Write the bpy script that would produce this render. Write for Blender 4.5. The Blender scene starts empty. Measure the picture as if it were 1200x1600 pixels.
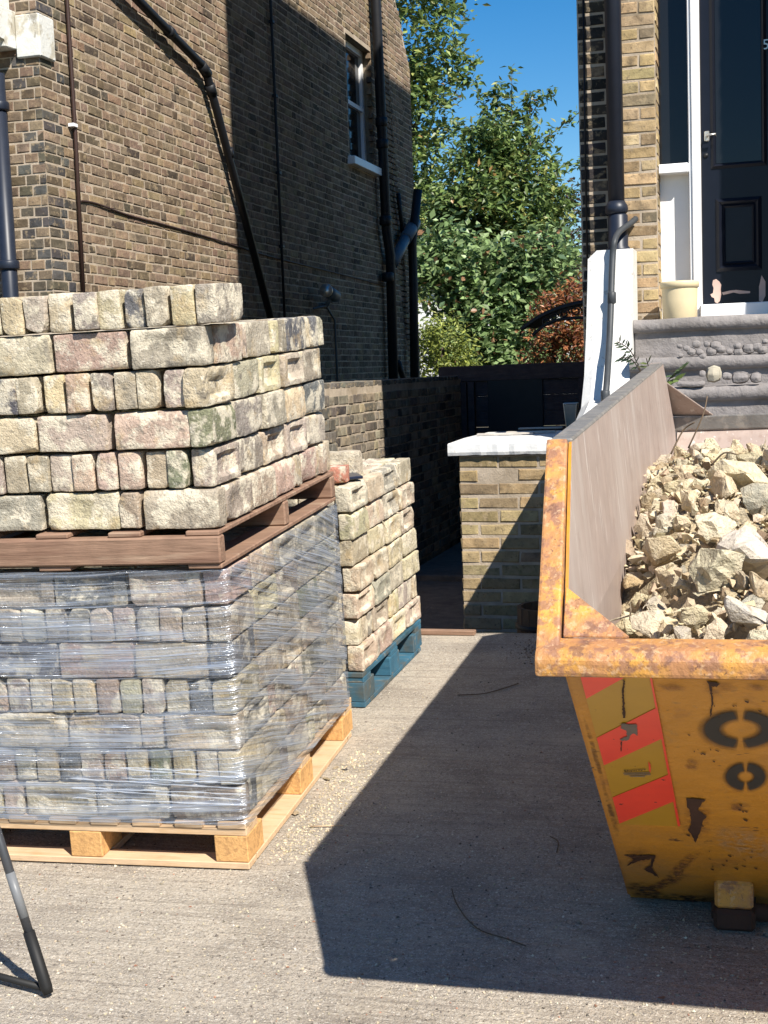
import bpy, bmesh, math, random
from mathutils import Vector, Matrix, noise as mnoise
rng = random.Random(7)
sc = bpy.context.scene
col = sc.collection

# ------------------------------------------------------------------ camera
# world axes follow the houses: +X along the fronts to the right, +Y from the street to the back gardens
FPX, PITCH, ROLL, EYE, YAW = 2103.4, .1035, .0372, 1.5768, math.radians(16)
ca, sa = math.cos(YAW), math.sin(YAW)
def rotv(x, y, z): return Vector((x*ca-y*sa, x*sa+y*ca, z))
FW = rotv(0, math.cos(PITCH), -math.sin(PITCH)); U0 = rotv(0, math.sin(PITCH), math.cos(PITCH)); R0 = rotv(1, 0, 0)
RT = math.cos(ROLL)*R0-math.sin(ROLL)*U0; UP = math.cos(ROLL)*U0+math.sin(ROLL)*R0
CAM = Vector((0, 0, EYE))
cd = bpy.data.cameras.new('camera'); cam = bpy.data.objects.new('camera', cd); col.objects.link(cam)
cam.matrix_world = Matrix(((RT.x, UP.x, -FW.x, 0), (RT.y, UP.y, -FW.y, 0), (RT.z, UP.z, -FW.z, EYE), (0, 0, 0, 1)))
cd.sensor_fit = 'HORIZONTAL'; cd.sensor_width = 36; cd.lens = FPX/1200*36; cd.clip_end = 600; cd.clip_start = .05
sc.camera = cam
# ------------------------------------------------------------------ sky, sun, exposure
SUN = Vector((.502, -.486, .718)).normalized()
w = bpy.data.worlds.new('World'); sc.world = w; w.use_nodes = True
wn = w.node_tree; sky = wn.nodes.new('ShaderNodeTexSky'); sky.sky_type = 'NISHITA'; sky.sun_disc = False
sky.sun_elevation = math.asin(SUN.z); sky.sun_rotation = math.atan2(SUN.x, SUN.y)
sky.air_density = 1.0; sky.dust_density = 0.0; sky.ozone_density = 2.0
hs = wn.nodes.new('ShaderNodeHueSaturation'); hs.inputs['Saturation'].default_value = 1.5; hs.inputs['Hue'].default_value = .503; wn.links.new(sky.outputs[0], hs.inputs['Color'])
wn.links.new(hs.outputs[0], wn.nodes['Background'].inputs[0]); wn.nodes['Background'].inputs[1].default_value = .066
sl = bpy.data.lights.new('sun', 'SUN'); sl.energy = 4.6; sl.angle = math.radians(.53); sl.color = (1, .94, .85)
so = bpy.data.objects.new('sun', sl); col.objects.link(so); so.rotation_euler = SUN.to_track_quat('Z', 'Y').to_euler(); so.location = (8, -8, 14)
sc.view_settings.view_transform = 'Standard'; sc.view_settings.look = 'None'; sc.view_settings.gamma = 1
sc.view_settings.exposure = 0.95; sc.view_settings.use_curve_mapping = False
sc.render.engine = 'CYCLES'; sc.cycles.max_bounces = 8; sc.cycles.transparent_max_bounces = 12

# ------------------------------------------------------------------ pixel of the photograph -> point on a known surface
GX, GY = .01026, .0560
def ray(x, y): return FW+RT*((x-600)/FPX)-UP*((y-800)/FPX)
def gz(x, y): return GX*x+GY*y
def on_g(x, y):
    d = ray(x, y); n = Vector((-GX, -GY, 1)); return CAM+d*(-(n.dot(CAM))/n.dot(d))
def on_x(x, y, X): d = ray(x, y); return CAM+d*(X/d.x)
def on_y(x, y, Y): d = ray(x, y); return CAM+d*(Y/d.y)
def on_z(x, y, Z): d = ray(x, y); return CAM+d*((Z-EYE)/d.z)
def on_plane(x, y, p, n): d = ray(x, y); return CAM+d*((p-CAM).dot(n)/d.dot(n))
def to_px(P):
    d = Vector(P)-CAM; z = d.dot(FW)
    return (600+FPX*d.dot(RT)/z, 800-FPX*d.dot(UP)/z, z)

# ------------------------------------------------------------------ materials
def lin(c): return tuple(c)+(1,)
def mk(name, base=(.5, .5, .5), src='rgb', layers=(), rough=.85, bump=(), metal=0, spec=.3, rnd=True, val=.0, rough_layers=None):
    """base colour (rgb / object colour / face attribute), then layers (scale, lo, hi, colour, stretch, detail, strength)"""
    m = bpy.data.materials.new(name); m.use_nodes = True; nt = m.node_tree; N = nt.nodes; L = nt.links
    b = N['Principled BSDF']; b.inputs['Roughness'].default_value = rough; b.inputs['Metallic'].default_value = metal
    b.inputs['Specular IOR Level'].default_value = spec
    tc = N.new('ShaderNodeTexCoord'); co = tc.outputs['Object']
    oi = N.new('ShaderNodeObjectInfo')
    if rnd:
        mm = N.new('ShaderNodeMath'); mm.operation = 'MULTIPLY'; L.new(oi.outputs['Random'], mm.inputs[0]); mm.inputs[1].default_value = 53
        va = N.new('ShaderNodeVectorMath'); va.operation = 'ADD'; L.new(co, va.inputs[0]); L.new(mm.outputs[0], va.inputs[1]); co = va.outputs[0]
    if src == 'rgb':
        rg = N.new('ShaderNodeRGB'); rg.outputs[0].default_value = lin(base); cur = rg.outputs[0]
    elif src == 'object': cur = oi.outputs['Color']
    else:
        at = N.new('ShaderNodeAttribute'); at.attribute_name = 'bcol'; cur = at.outputs['Color']
    def vec(st, off=0):
        mp = N.new('ShaderNodeMapping'); L.new(co, mp.inputs[0]); mp.inputs['Scale'].default_value = st; mp.inputs['Location'].default_value = (off, off*1.7, off*.6); return mp.outputs[0]
    def nz(scale, st, det=4, off=0, r=.6):
        t = N.new('ShaderNodeTexNoise'); L.new(vec(st, off), t.inputs['Vector']); t.inputs['Scale'].default_value = scale
        t.inputs['Detail'].default_value = det; t.inputs['Roughness'].default_value = r; return t.outputs[0]
    if val:
        n1 = nz(14, (1, 1, 1), 5, 3.3); rmp = N.new('ShaderNodeMapRange'); L.new(n1, rmp.inputs[0])
        rmp.inputs[1].default_value = .25; rmp.inputs[2].default_value = .75; rmp.inputs[3].default_value = 1-val; rmp.inputs[4].default_value = 1+val
        mx = N.new('ShaderNodeMix'); mx.data_type = 'RGBA'; mx.blend_type = 'MULTIPLY'; mx.inputs[0].default_value = 1
        L.new(cur, mx.inputs[6]); L.new(rmp.outputs[0], mx.inputs[7]); cur = mx.outputs[2]
    for i, ly in enumerate(layers):
        scale, lo, hi, c = ly[:4]; st = ly[4] if len(ly) > 4 else (1, 1, 1); det = ly[5] if len(ly) > 5 else 4; amt = ly[6] if len(ly) > 6 else 1
        n1 = nz(scale, st, det, 11.7*(i+1)); rmp = N.new('ShaderNodeMapRange'); L.new(n1, rmp.inputs[0])
        rmp.inputs[1].default_value = lo; rmp.inputs[2].default_value = hi; rmp.inputs[3].default_value = 0; rmp.inputs[4].default_value = amt
        mx = N.new('ShaderNodeMix'); mx.data_type = 'RGBA'; L.new(rmp.outputs[0], mx.inputs[0]); L.new(cur, mx.inputs[6]); mx.inputs[7].default_value = lin(c); cur = mx.outputs[2]
    L.new(cur, b.inputs['Base Color'])
    prev = None
    for (scale, dist, *rest) in bump:
        st = rest[0] if rest else (1, 1, 1)
        bp = N.new('ShaderNodeBump'); bp.inputs['Strength'].default_value = 1; bp.inputs['Distance'].default_value = dist
        L.new(nz(scale, st, 5, 5.1), bp.inputs['Height'])
        if prev: L.new(prev, bp.inputs['Normal'])
        prev = bp.outputs[0]
    if prev: L.new(prev, b.inputs['Normal'])
    return m
MT = {}
MT['loose'] = mk('reclaimed_brick', src='object', val=.28, rough=.95, spec=.15, layers=(
    (13, .50, .57, (.66, .59, .455), (1, 1, 1), 7, .80), (9, .57, .66, (.46, .335, .175), (1, 1, 1), 6, .55), (17, .60, .66, (.15, .135, .115), (1, 1, 1), 6, .65), (70, .58, .68, (.17, .15, .125), (1, 1, 1), 4, .55), (85, .60, .70, (.74, .69, .58), (1, 1, 1), 3, .55)),
    bump=((30, .005), (85, .005), (200, .002)))
MT['wallb'] = mk('stock_brick', src='object', val=.36, rough=.95, spec=.12, layers=((9, .56, .70, (.075, .06, .045), (1, 1, 1), 6, .70), (22, .54, .66, (.36, .275, .17), (1, 1, 1), 5, .60), (45, .58, .68, (.085, .068, .05), (1, 1, 1), 4, .6), (1.2, .56, .74, (.33, .235, .155), (1, 1, 1), 5, .45)), bump=((40, .004), (130, .002)))
MT['wallba'] = mk('stock_brick_mass', src='attr', val=.36, rough=.95, spec=.12, rnd=False, layers=((9, .56, .70, (.075, .06, .045), (1, 1, 1), 6, .70), (22, .54, .66, (.36, .275, .17), (1, 1, 1), 5, .60), (45, .58, .68, (.085, .068, .05), (1, 1, 1), 4, .6), (1.2, .56, .74, (.33, .235, .155), (1, 1, 1), 5, .45)), bump=((40, .004), (130, .002)))
MT['mortar'] = mk('lime_mortar', (.41, .34, .26), val=.22, rough=.97, spec=.1, rnd=False, layers=((3, .5, .75, (.24, .19, .13)), (50, .6, .8, (.5, .43, .32))), bump=((90, .003),))
MT['mortar_dk'] = mk('dark_mortar', (.20, .165, .12), val=.25, rough=.97, spec=.1, rnd=False, bump=((90, .003),))
MT['concrete'] = mk('brushed_concrete', (.40, .35, .285), rough=.93, spec=.2, rnd=False, layers=(
    (.9, .40, .66, (.49, .425, .335), (1, 1, 1), 7, .9), (3.5, .48, .68, (.27, .23, .185), (1, 1, 1), 7, .85), (14, .54, .70, (.27, .235, .195), (1, 1, 1), 6, .55), (70, .54, .66, (.25, .22, .185), (1, 1, 1), 4, .7), (95, .56, .66, (.58, .53, .45), (1, 1, 1), 3, .7),
    (170, .58, .64, (.14, .125, .11), (1, 1, 1), 2, .65), (200, .61, .66, (.70, .65, .57), (1, 1, 1), 2, .7), (2.0, .60, .72, (.58, .50, .385), (1, 1, 1), 7, .65), (40, .52, .72, (.235, .20, .165), (.05, 1, 1), 4, .55)),
    bump=((34, .014, (.06, 1, 1)), (85, .008), (210, .004)))
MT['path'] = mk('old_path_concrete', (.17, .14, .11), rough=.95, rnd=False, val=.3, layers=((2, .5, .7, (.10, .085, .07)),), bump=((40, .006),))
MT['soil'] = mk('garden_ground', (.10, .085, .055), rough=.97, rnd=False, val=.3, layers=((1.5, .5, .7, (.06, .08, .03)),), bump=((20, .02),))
MT['pine'] = mk('new_pine', (.56, .40, .25), rough=.75, rnd=True, val=.14, layers=((5, .5, .75, (.48, .30, .15), (1, 12, 12)), (30, .58, .72, (.40, .25, .12), (.3, 1, 1), 3, .5)), bump=((60, .002, (.1, 1, 1)),))
MT['block'] = mk('chipboard_block', (.58, .33, .13), rough=.85, val=.2, layers=((70, .5, .62, (.40, .22, .09), (1, 1, 1), 3, .8),), bump=((90, .003),))
MT['oldwood'] = mk('reddish_old_wood', (.25, .155, .105), rough=.8, val=.2, layers=((4, .48, .72, (.17, .095, .065), (.5, 9, 9)), (24, .56, .70, (.37, .27, .19), (.10, 1, 1), 5, .7), (7, .6, .68, (.10, .065, .045), (.4, 1, 1), 6, .7)), bump=((50, .005, (.06, 1, 1)),))
MT['bluewood'] = mk('blue_painted_wood', (.035, .115, .175), rough=.75, val=.2, layers=((7, .46, .60, (.085, .09, .08), (1, 1, 1), 7, .9), (30, .6, .7, (.30, .24, .16), (.2, 1, 1), 4, .7), (3, .56, .7, (.03, .07, .09), (1, 1, 1))), bump=((50, .003, (.2, 1, 1)),))
MT['fencewood'] = mk('dark_stained_wood', (.055, .042, .045), rough=.8, val=.25, layers=((6, .5, .75, (.10, .075, .07), (1, 8, 8), 4, .7),), bump=((80, .004, (.05, 1, 1)),))
MT['skipout'] = mk('worn_amber_paint', (.54, .235, .022), rough=.42, spec=.45, rnd=False, val=.10, layers=(
    (2.2, .48, .66, (.40, .20, .05), (1, 1, 1), 5, .85), (7, .58, .74, (.26, .10, .03), (1, 1, 1), 8, .85), (40, .6, .72, (.36, .19, .06), (1, 1, .15), 5, .6), (11, .66, .70, (.055, .03, .022), (1, 1, 1), 8, .95), (60, .70, .73, (.06, .03, .02), (.25, .25, 1), 3, .9)), bump=((5, .012), (60, .0015)))
MT['skiprim'] = mk('worn_rim_paint', (.58, .285, .06), rough=.5, spec=.4, rnd=False, val=.18, layers=(
    (10, .38, .57, (.38, .18, .09), (1, 1, 1), 8, .85), (34, .50, .58, (.25, .125, .085), (1, 1, 1), 8, .75), (20, .57, .64, (.17, .085, .06), (1, 1, 1), 8, .75), (70, .56, .64, (.56, .36, .20), (1, 1, 1), 5, .6), (140, .65, .69, (.10, .05, .035), (1, 1, 1), 3, .7)), bump=((14, .004), (70, .003)))
MT['skipin'] = mk('scoured_steel', (.34, .265, .225), rough=.5, spec=.4, rnd=False, val=.12, layers=(
    (5, .46, .70, (.42, .355, .31), (1, 1.6, .25), 5, .8), (40, .55, .70, (.25, .175, .14), (1, 1, .05), 5, .55), (60, .62, .67, (.56, .51, .46), (1, 1, .035), 4, .75), (7, .62, .72, (.20, .125, .09), (1, 1, 1), 7, .6)), bump=((60, .0006, (1, 1, .1)),))
MT['skiptop'] = mk('bare_steel_edge', (.22, .21, .195), rough=.5, spec=.5, rnd=False, metal=.3, val=.25, layers=((25, .52, .62, (.34, .31, .27), (1, 1, 1), 6, .8), (12, .6, .68, (.17, .09, .06), (1, 1, 1), 6, .8)), bump=((60, .002),))
MT['chev_red'] = mk('reflective_red', (.84, .065, .03), rough=.3, spec=.5, rnd=False, val=.06, layers=((50, .70, .72, (.06, .03, .02), (1, 1, 1), 3, .9),))
MT['chev_amb'] = mk('reflective_amber', (.46, .25, .016), rough=.3, spec=.5, rnd=False, val=.06, layers=((40, .70, .72, (.06, .03, .02), (1, 1, 1), 3, .9),))
MT['black'] = mk('black_paint', (.012, .012, .013), rough=.5)
MT['rust'] = mk('bare_rust', (.055, .027, .018), rough=.8, val=.3, rnd=False)
MT['steelscar'] = mk('scraped_steel', (.15, .12, .10), rough=.55, val=.2, rnd=False)
MT['rubble'] = mk('broken_rubble', src='object', val=.22, rough=.97, spec=.12, layers=((1.6, .48, .64, (.62, .53, .37), (1, 1, 1), 7, .65), (3.5, .60, .68, (.24, .18, .12), (1, 1, 1), 6, .5), (2.2, .60, .70, (.50, .42, .32), (1, 1, 1), 6, .6), (9, .58, .68, (.70, .62, .47), (1, 1, 1), 4, .45)), bump=((3.5, .010), (10, .005), (28, .002)))
MT['white'] = mk('white_masonry_paint', (.66, .655, .63), rough=.6, rnd=False, val=.06, layers=((4, .54, .70, (.58, .55, .48), (1, 1, 1), 7, .7), (15, .62, .67, (.40, .36, .30), (1, 1, 1), 6, .7), (30, .64, .70, (.30, .26, .21), (1, 1, .3), 5, .6)), bump=((20, .004),))
MT['whitewood'] = mk('white_gloss_paint', (.80, .80, .80), rough=.3, spec=.5, rnd=False, val=.03)
MT['oldwhite'] = mk('peeling_white_paint', (.62, .62, .58), rough=.7, rnd=False, val=.06, layers=((6, .55, .62, (.42, .38, .29), (1, 1, 1), 7, .8), (9, .62, .66, (.25, .22, .17), (1, 1, .5), 6, .8)), bump=((20, .006),))
MT['pipe'] = mk('black_pipe_paint', (.011, .012, .015), rough=.5, spec=.3, rnd=False, val=.2)
MT['pipenavy'] = mk('navy_pipe_paint', (.014, .019, .032), rough=.42, spec=.35, rnd=False, val=.15)
MT['pipebrown'] = mk('brown_pipe_paint', (.045, .025, .02), rough=.5, rnd=False)
MT['pipegrey'] = mk('grey_plastic_pipe', (.10, .125, .15), rough=.45, rnd=False, val=.12)
MT['lead'] = mk('grey_painted_pipe', (.045, .05, .055), rough=.5, rnd=False, val=.2)
MT['door'] = mk('navy_door_paint', (.008, .010, .017), rough=.30, spec=.22, rnd=False, val=.1)
MT['glass'] = mk('dark_window_glass', (.012, .013, .015), rough=.08, spec=.35, rnd=False)
MT['metal'] = mk('brushed_metal', (.55, .53, .48), rough=.4, metal=.8, rnd=False)
MT['step'] = mk('grey_rendered_step', (.235, .215, .205), rough=.9, rnd=False, val=.14, layers=((4, .52, .7, (.16, .145, .135), (1, 1, 1.6), 6, .8), (16, .62, .72, (.34, .32, .30), (.4, 1, 1), 5, .6)), bump=((12, .014), (60, .004)))
MT['pot'] = mk('cream_glazed_pot', (.64, .53, .33), rough=.55, rnd=False, val=.07)
MT['stainwood'] = mk('weathered_barrel_wood', (.12, .075, .045), rough=.85, val=.3, layers=((20, .5, .7, (.06, .04, .03), (1, 1, .1)),), bump=((40, .004, (1, 1, .1)),))
MT['greywood'] = mk('bleached_board', (.46, .42, .37), rough=.85, val=.2, bump=((50, .002, (.1, 1, 1)),))
MT['bark'] = mk('bark', (.085, .065, .05), rough=.95, rnd=False, val=.3, bump=((20, .02, (1, 1, .2)),))
MT['twig'] = mk('dry_twig', (.12, .085, .055), rough=.9, val=.3)
MT['phone'] = mk('dark_blue_plastic', (.012, .018, .04), rough=.3, spec=.5)
MT['tripod'] = mk('dark_grey_anodised_tube', (.045, .047, .052), rough=.4, spec=.5, rnd=False)
MT['silver'] = mk('silver_label', (.16, .165, .17), rough=.4, rnd=False)
MT['rubberm'] = mk('black_rubber', (.012, .012, .012), rough=.6, rnd=False)
MT['scar'] = mk('bare_pinkish_timber', (.52, .37, .31), rough=.8, rnd=False, val=.15)
MT['roof'] = mk('roof_slate', (.07, .072, .08), rough=.8, rnd=False, val=.2)
MT['render'] = mk('pale_render', (.72, .72, .70), rough=.9, rnd=False, val=.05)
MT['clear'] = mk('dusty_glass', (.30, .27, .22), rough=.25, spec=.5, rnd=False, val=.2)

def leafmat(name, cols, trans=.35):
    m = bpy.data.materials.new(name); m.use_nodes = True; N = m.node_tree.nodes; L = m.node_tree.links; b = N['Principled BSDF']
    at = N.new('ShaderNodeAttribute'); at.attribute_name = 'bcol'
    L.new(at.outputs['Color'], b.inputs['Base Color']); b.inputs['Roughness'].default_value = .42; b.inputs['Specular IOR Level'].default_value = .45
    tr = N.new('ShaderNodeBsdfTranslucent'); L.new(at.outputs['Color'], tr.inputs[0]); mx = N.new('ShaderNodeMixShader'); mx.inputs[0].default_value = trans
    L.new(b.outputs[0], mx.inputs[1]); L.new(tr.outputs[0], mx.inputs[2]); L.new(mx.outputs[0], N['Material Output'].inputs[0]); return m
MT['leaf'] = leafmat('leaf', None)

# ------------------------------------------------------------------ object helpers
def mesh_of(name, verts, faces, mat=None, smooth=False):
    me = bpy.data.meshes.new(name); me.from_pydata([tuple(v) for v in verts], [], faces); me.update()
    if mat: me.materials.append(mat)
    if smooth: me.polygons.foreach_set('use_smooth', [True]*len(me.polygons))
    return me
def link(name, me, parent=None, loc=None):
    o = bpy.data.objects.new(name, me); col.objects.link(o)
    if parent is not None:
        o.parent = parent
        if loc is None: o.matrix_parent_inverse = parent.matrix_basis.inverted()
    if loc is not None: o.location = loc
    return o
def tag(o, label=None, cat=None, group=None, kind=None):
    if label: o['label'] = label
    if cat: o['category'] = cat
    if group: o['group'] = group
    if kind: o['kind'] = kind
    return o
def thing(name, label, cat, loc, group=None):
    o = bpy.data.objects.new(name, None); col.objects.link(o); o.location = loc; o.empty_display_size = .1
    return tag(o, label, cat, group)
def bm_obj(name, bm, mat, parent=None, smooth=False, bevel=0, seg=1):
    if bevel:
        bmesh.ops.bevel(bm, geom=[e for e in bm.edges], offset=bevel, segments=seg, affect='EDGES', profile=.6)
    bmesh.ops.recalc_face_normals(bm, faces=bm.faces)
    me = bpy.data.meshes.new(name); bm.to_mesh(me); bm.free(); me.materials.append(mat)
    if smooth: me.polygons.foreach_set('use_smooth', [True]*len(me.polygons))
    return link(name, me, parent)
def add_box(bm, x0, x1, y0, y1, z0, z1, fr=None):
    vs = []
    for z in (z0, z1):
        for x, y in ((x0, y0), (x1, y0), (x1, y1), (x0, y1)):
            p = Vector((x, y, z)); vs.append(bm.verts.new(fr@p if fr else p))
    for f in ((3, 2, 1, 0), (4, 5, 6, 7), (0, 1, 5, 4), (1, 2, 6, 5), (2, 3, 7, 6), (3, 0, 4, 7)): bm.faces.new([vs[i] for i in f])
def box(name, x0, x1, y0, y1, z0, z1, mat, parent=None, bevel=.004, fr=None):
    bm = bmesh.new(); add_box(bm, x0, x1, y0, y1, z0, z1, fr); return bm_obj(name, bm, mat, parent, bevel=bevel)
def prism(name, poly, d, mat, parent=None, bevel=0):
    """poly: list of points; extruded along vector d"""
    bm = bmesh.new(); a = [bm.verts.new(p) for p in poly]; b = [bm.verts.new(Vector(p)+Vector(d)) for p in poly]; n = len(poly)
    bm.faces.new(a[::-1]); bm.faces.new(b)
    for i in range(n): bm.faces.new((a[i], a[(i+1) % n], b[(i+1) % n], b[i]))
    return bm_obj(name, bm, mat, parent, bevel=bevel)
def add_tube(bm, pts, rad, seg=10, caps=True):
    pts = [Vector(p) for p in pts]; rads = rad if isinstance(rad, (list, tuple)) else [rad]*len(pts); rings = []
    pv = None
    for i, p in enumerate(pts):
        t = (pts[min(i+1, len(pts)-1)]-pts[max(i-1, 0)]).normalized()
        if pv is None: pv = t.cross(Vector((.31, .2, .93))).normalized() if abs(t.dot(Vector((.31, .2, .93)).normalized())) < .95 else t.cross(Vector((1, 0, 0))).normalized()
        a = (pv-t*pv.dot(t)).normalized(); pv = a; b = t.cross(a)
        rings.append([bm.verts.new(p+rads[i]*(a*math.cos(2*math.pi*k/seg)+b*math.sin(2*math.pi*k/seg))) for k in range(seg)])
    for r0, r1 in zip(rings, rings[1:]):
        for k in range(seg): bm.faces.new((r0[k], r0[(k+1) % seg], r1[(k+1) % seg], r1[k]))
    if caps: bm.faces.new(rings[0][::-1]); bm.faces.new(rings[-1])
def tube(name, pts, rad, mat, parent=None, seg=10):
    bm = bmesh.new(); add_tube(bm, pts, rad, seg); return bm_obj(name, bm, mat, parent, smooth=True)
def lathe(name, prof, c, mat, parent=None, seg=28):
    bm = bmesh.new(); rings = []
    for r, z in prof: rings.append([bm.verts.new((c[0]+r*math.cos(2*math.pi*k/seg), c[1]+r*math.sin(2*math.pi*k/seg), c[2]+z)) for k in range(seg)])
    for a, b in zip(rings, rings[1:]):
        for k in range(seg): bm.faces.new((a[k], a[(k+1) % seg], b[(k+1) % seg], b[k]))
    bm.faces.new(rings[0][::-1]); bm.faces.new(rings[-1]); return bm_obj(name, bm, mat, parent, smooth=True)
def smooth_path(pts, n=6):
    pts = [Vector(p) for p in pts]; out = []
    for i in range(len(pts)-1):
        p0, p1, p2, p3 = pts[max(i-1, 0)], pts[i], pts[i+1], pts[min(i+2, len(pts)-1)]
        for k in range(n):
            t = k/n; out.append(.5*((2*p1)+(p2-p0)*t+(2*p0-5*p1+4*p2-p3)*t*t+(3*p1-p0-3*p2+p3)*t**3))
    return out+[pts[-1]]
def round_box(name, lx, ly, lz, nx, ny, nz, r, amp, freq, seed, mat, frog=0, chips=2):
    """rounded, chipped, uneven block centred on its origin"""
    bm = bmesh.new(); R = random.Random(seed); cut = {}
    def V(i, j, k):
        if (i, j, k) not in cut:
            e = lambda q, n, l: 0. if q == 0 else 1. if q == n else (r*1.05/l)+(q-1)/(n-2)*(1-2.1*r/l)
            cut[(i, j, k)] = bm.verts.new(((e(i, nx, lx)-.5)*lx, (e(j, ny, ly)-.5)*ly, (e(k, nz, lz)-.5)*lz))
        return cut[(i, j, k)]
    for i in range(nx):
        for j in range(ny):
            bm.faces.new((V(i, j, 0), V(i, j+1, 0), V(i+1, j+1, 0), V(i+1, j, 0))); bm.faces.new((V(i, j, nz), V(i+1, j, nz), V(i+1, j+1, nz), V(i, j+1, nz)))
    for i in range(nx):
        for k in range(nz):
            bm.faces.new((V(i, 0, k), V(i+1, 0, k), V(i+1, 0, k+1), V(i, 0, k+1))); bm.faces.new((V(i, ny, k), V(i, ny, k+1), V(i+1, ny, k+1), V(i+1, ny, k)))
    for j in range(ny):
        for k in range(nz):
            bm.faces.new((V(0, j, k), V(0, j, k+1), V(0, j+1, k+1), V(0, j+1, k))); bm.faces.new((V(nx, j, k), V(nx, j+1, k), V(nx, j+1, k+1), V(nx, j, k+1)))
    cc = []
    for _ in range(chips):
        sg = Vector((R.choice((-1, 1)), R.choice((-1, 1)), R.choice((-1, 1)))); cn = Vector((sg.x*R.uniform(.3, 1), sg.y*R.uniform(.3, 1), sg.z*R.uniform(.3, 1)))
        if R.random() < .55: cn.x *= .12                     # along a long arris rather than at a corner
        cn.normalize(); cc.append((cn, abs(cn.x)*lx/2+abs(cn.y)*ly/2+abs(cn.z)*lz/2-R.uniform(.005, .016)))
    off = Vector((seed*3.1, seed*1.7, seed*.9))
    fu, fv = R.uniform(-.01, .01), R.uniform(-.006, .006)
    for v in bm.verts:
        p = v.co.copy(); on_front = abs(p.y+ly/2) < 1e-6
        if frog and on_front:
            a = (p.x-fu)/(lx*.36); b = (p.z-fv)/(lz*.30)
            dd = max(0, 1-max(abs(a), abs(b))**3); p.y += frog*min(1, dd*1.6)
        q = Vector((max(-lx/2+r, min(lx/2-r, p.x)), max(-ly/2+r, min(ly/2-r, p.y)), max(-lz/2+r, min(lz/2-r, p.z))))
        dlt = p-q
        if dlt.length > 1e-9: p = q+dlt.normalized()*min(r, dlt.length)
        n = mnoise.noise_vector(p*freq+off); p += n*amp*.75+mnoise.noise_vector(p*freq*3.1+off)*amp*.45
        for c, rr in cc:
            dd = p.dot(c)-rr
            if dd > 0: p -= c*dd*(.9+.3*mnoise.noise(p*60+off))
        v.co = p
    bmesh.ops.recalc_face_normals(bm, faces=bm.faces)
    me = bpy.data.meshes.new(name); bm.to_mesh(me); bm.free(); me.materials.append(mat)
    me.polygons.foreach_set('use_smooth', [True]*len(me.polygons)); me.set_sharp_from_angle(angle=math.radians(26)); return me
def set_face_cols(me, cols):
    at = me.attributes.new('bcol', 'FLOAT_COLOR', 'FACE'); at.data.foreach_set('color', [c for k in cols for c in (k[0], k[1], k[2], 1)])
def vary(c, v=.12, h=.04):
    f = 1+rng.uniform(-v, v); return tuple(max(.004, x*f*(1+rng.uniform(-h, h))) for x in c)
def pick(tab):
    t = rng.random()*sum(w for w, _ in tab)
    for w_, c in tab:
        t -= w_
        if t <= 0: return c
    return tab[-1][1]

# ------------------------------------------------------------------ brick walls: every brick is geometry
def wall_unit(name, lx, seed, mat):
    """one laid brick, face towards -Y, 20 triangles"""
    R = random.Random(seed); h, d, b = .0610, .05, .005; j = lambda a=.0032: R.uniform(-a, a)
    o = [(-lx/2+j(), 0+b, -h/2+j()), (lx/2+j(), b, -h/2+j()), (lx/2+j(), b, h/2+j()), (-lx/2+j(), b, h/2+j())]
    f = [(-lx/2+b+j(), j(.003), -h/2+b+j()), (lx/2-b+j(), j(.003), -h/2+b+j()), (lx/2-b+j(), j(.003), h/2-b+j()), (-lx/2+b+j(), j(.003), h/2-b+j())]
    bk = [(x, d, z) for x, _, z in o]; v = o+f+bk
    fc = [(4, 5, 6, 7)]+[(k, (k+1) % 4, 4+(k+1) % 4, 4+k) for k in range(4)]+[(8+k, 8+(k+1) % 4, (k+1) % 4, k) for k in range(4)]
    return mesh_of(name, v, fc, mat)
US = [wall_unit('brick', .218, s, MT['wallb']) for s in range(5)]; UH = [wall_unit('brick', .100, s+20, MT['wallb']) for s in range(5)]
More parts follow.
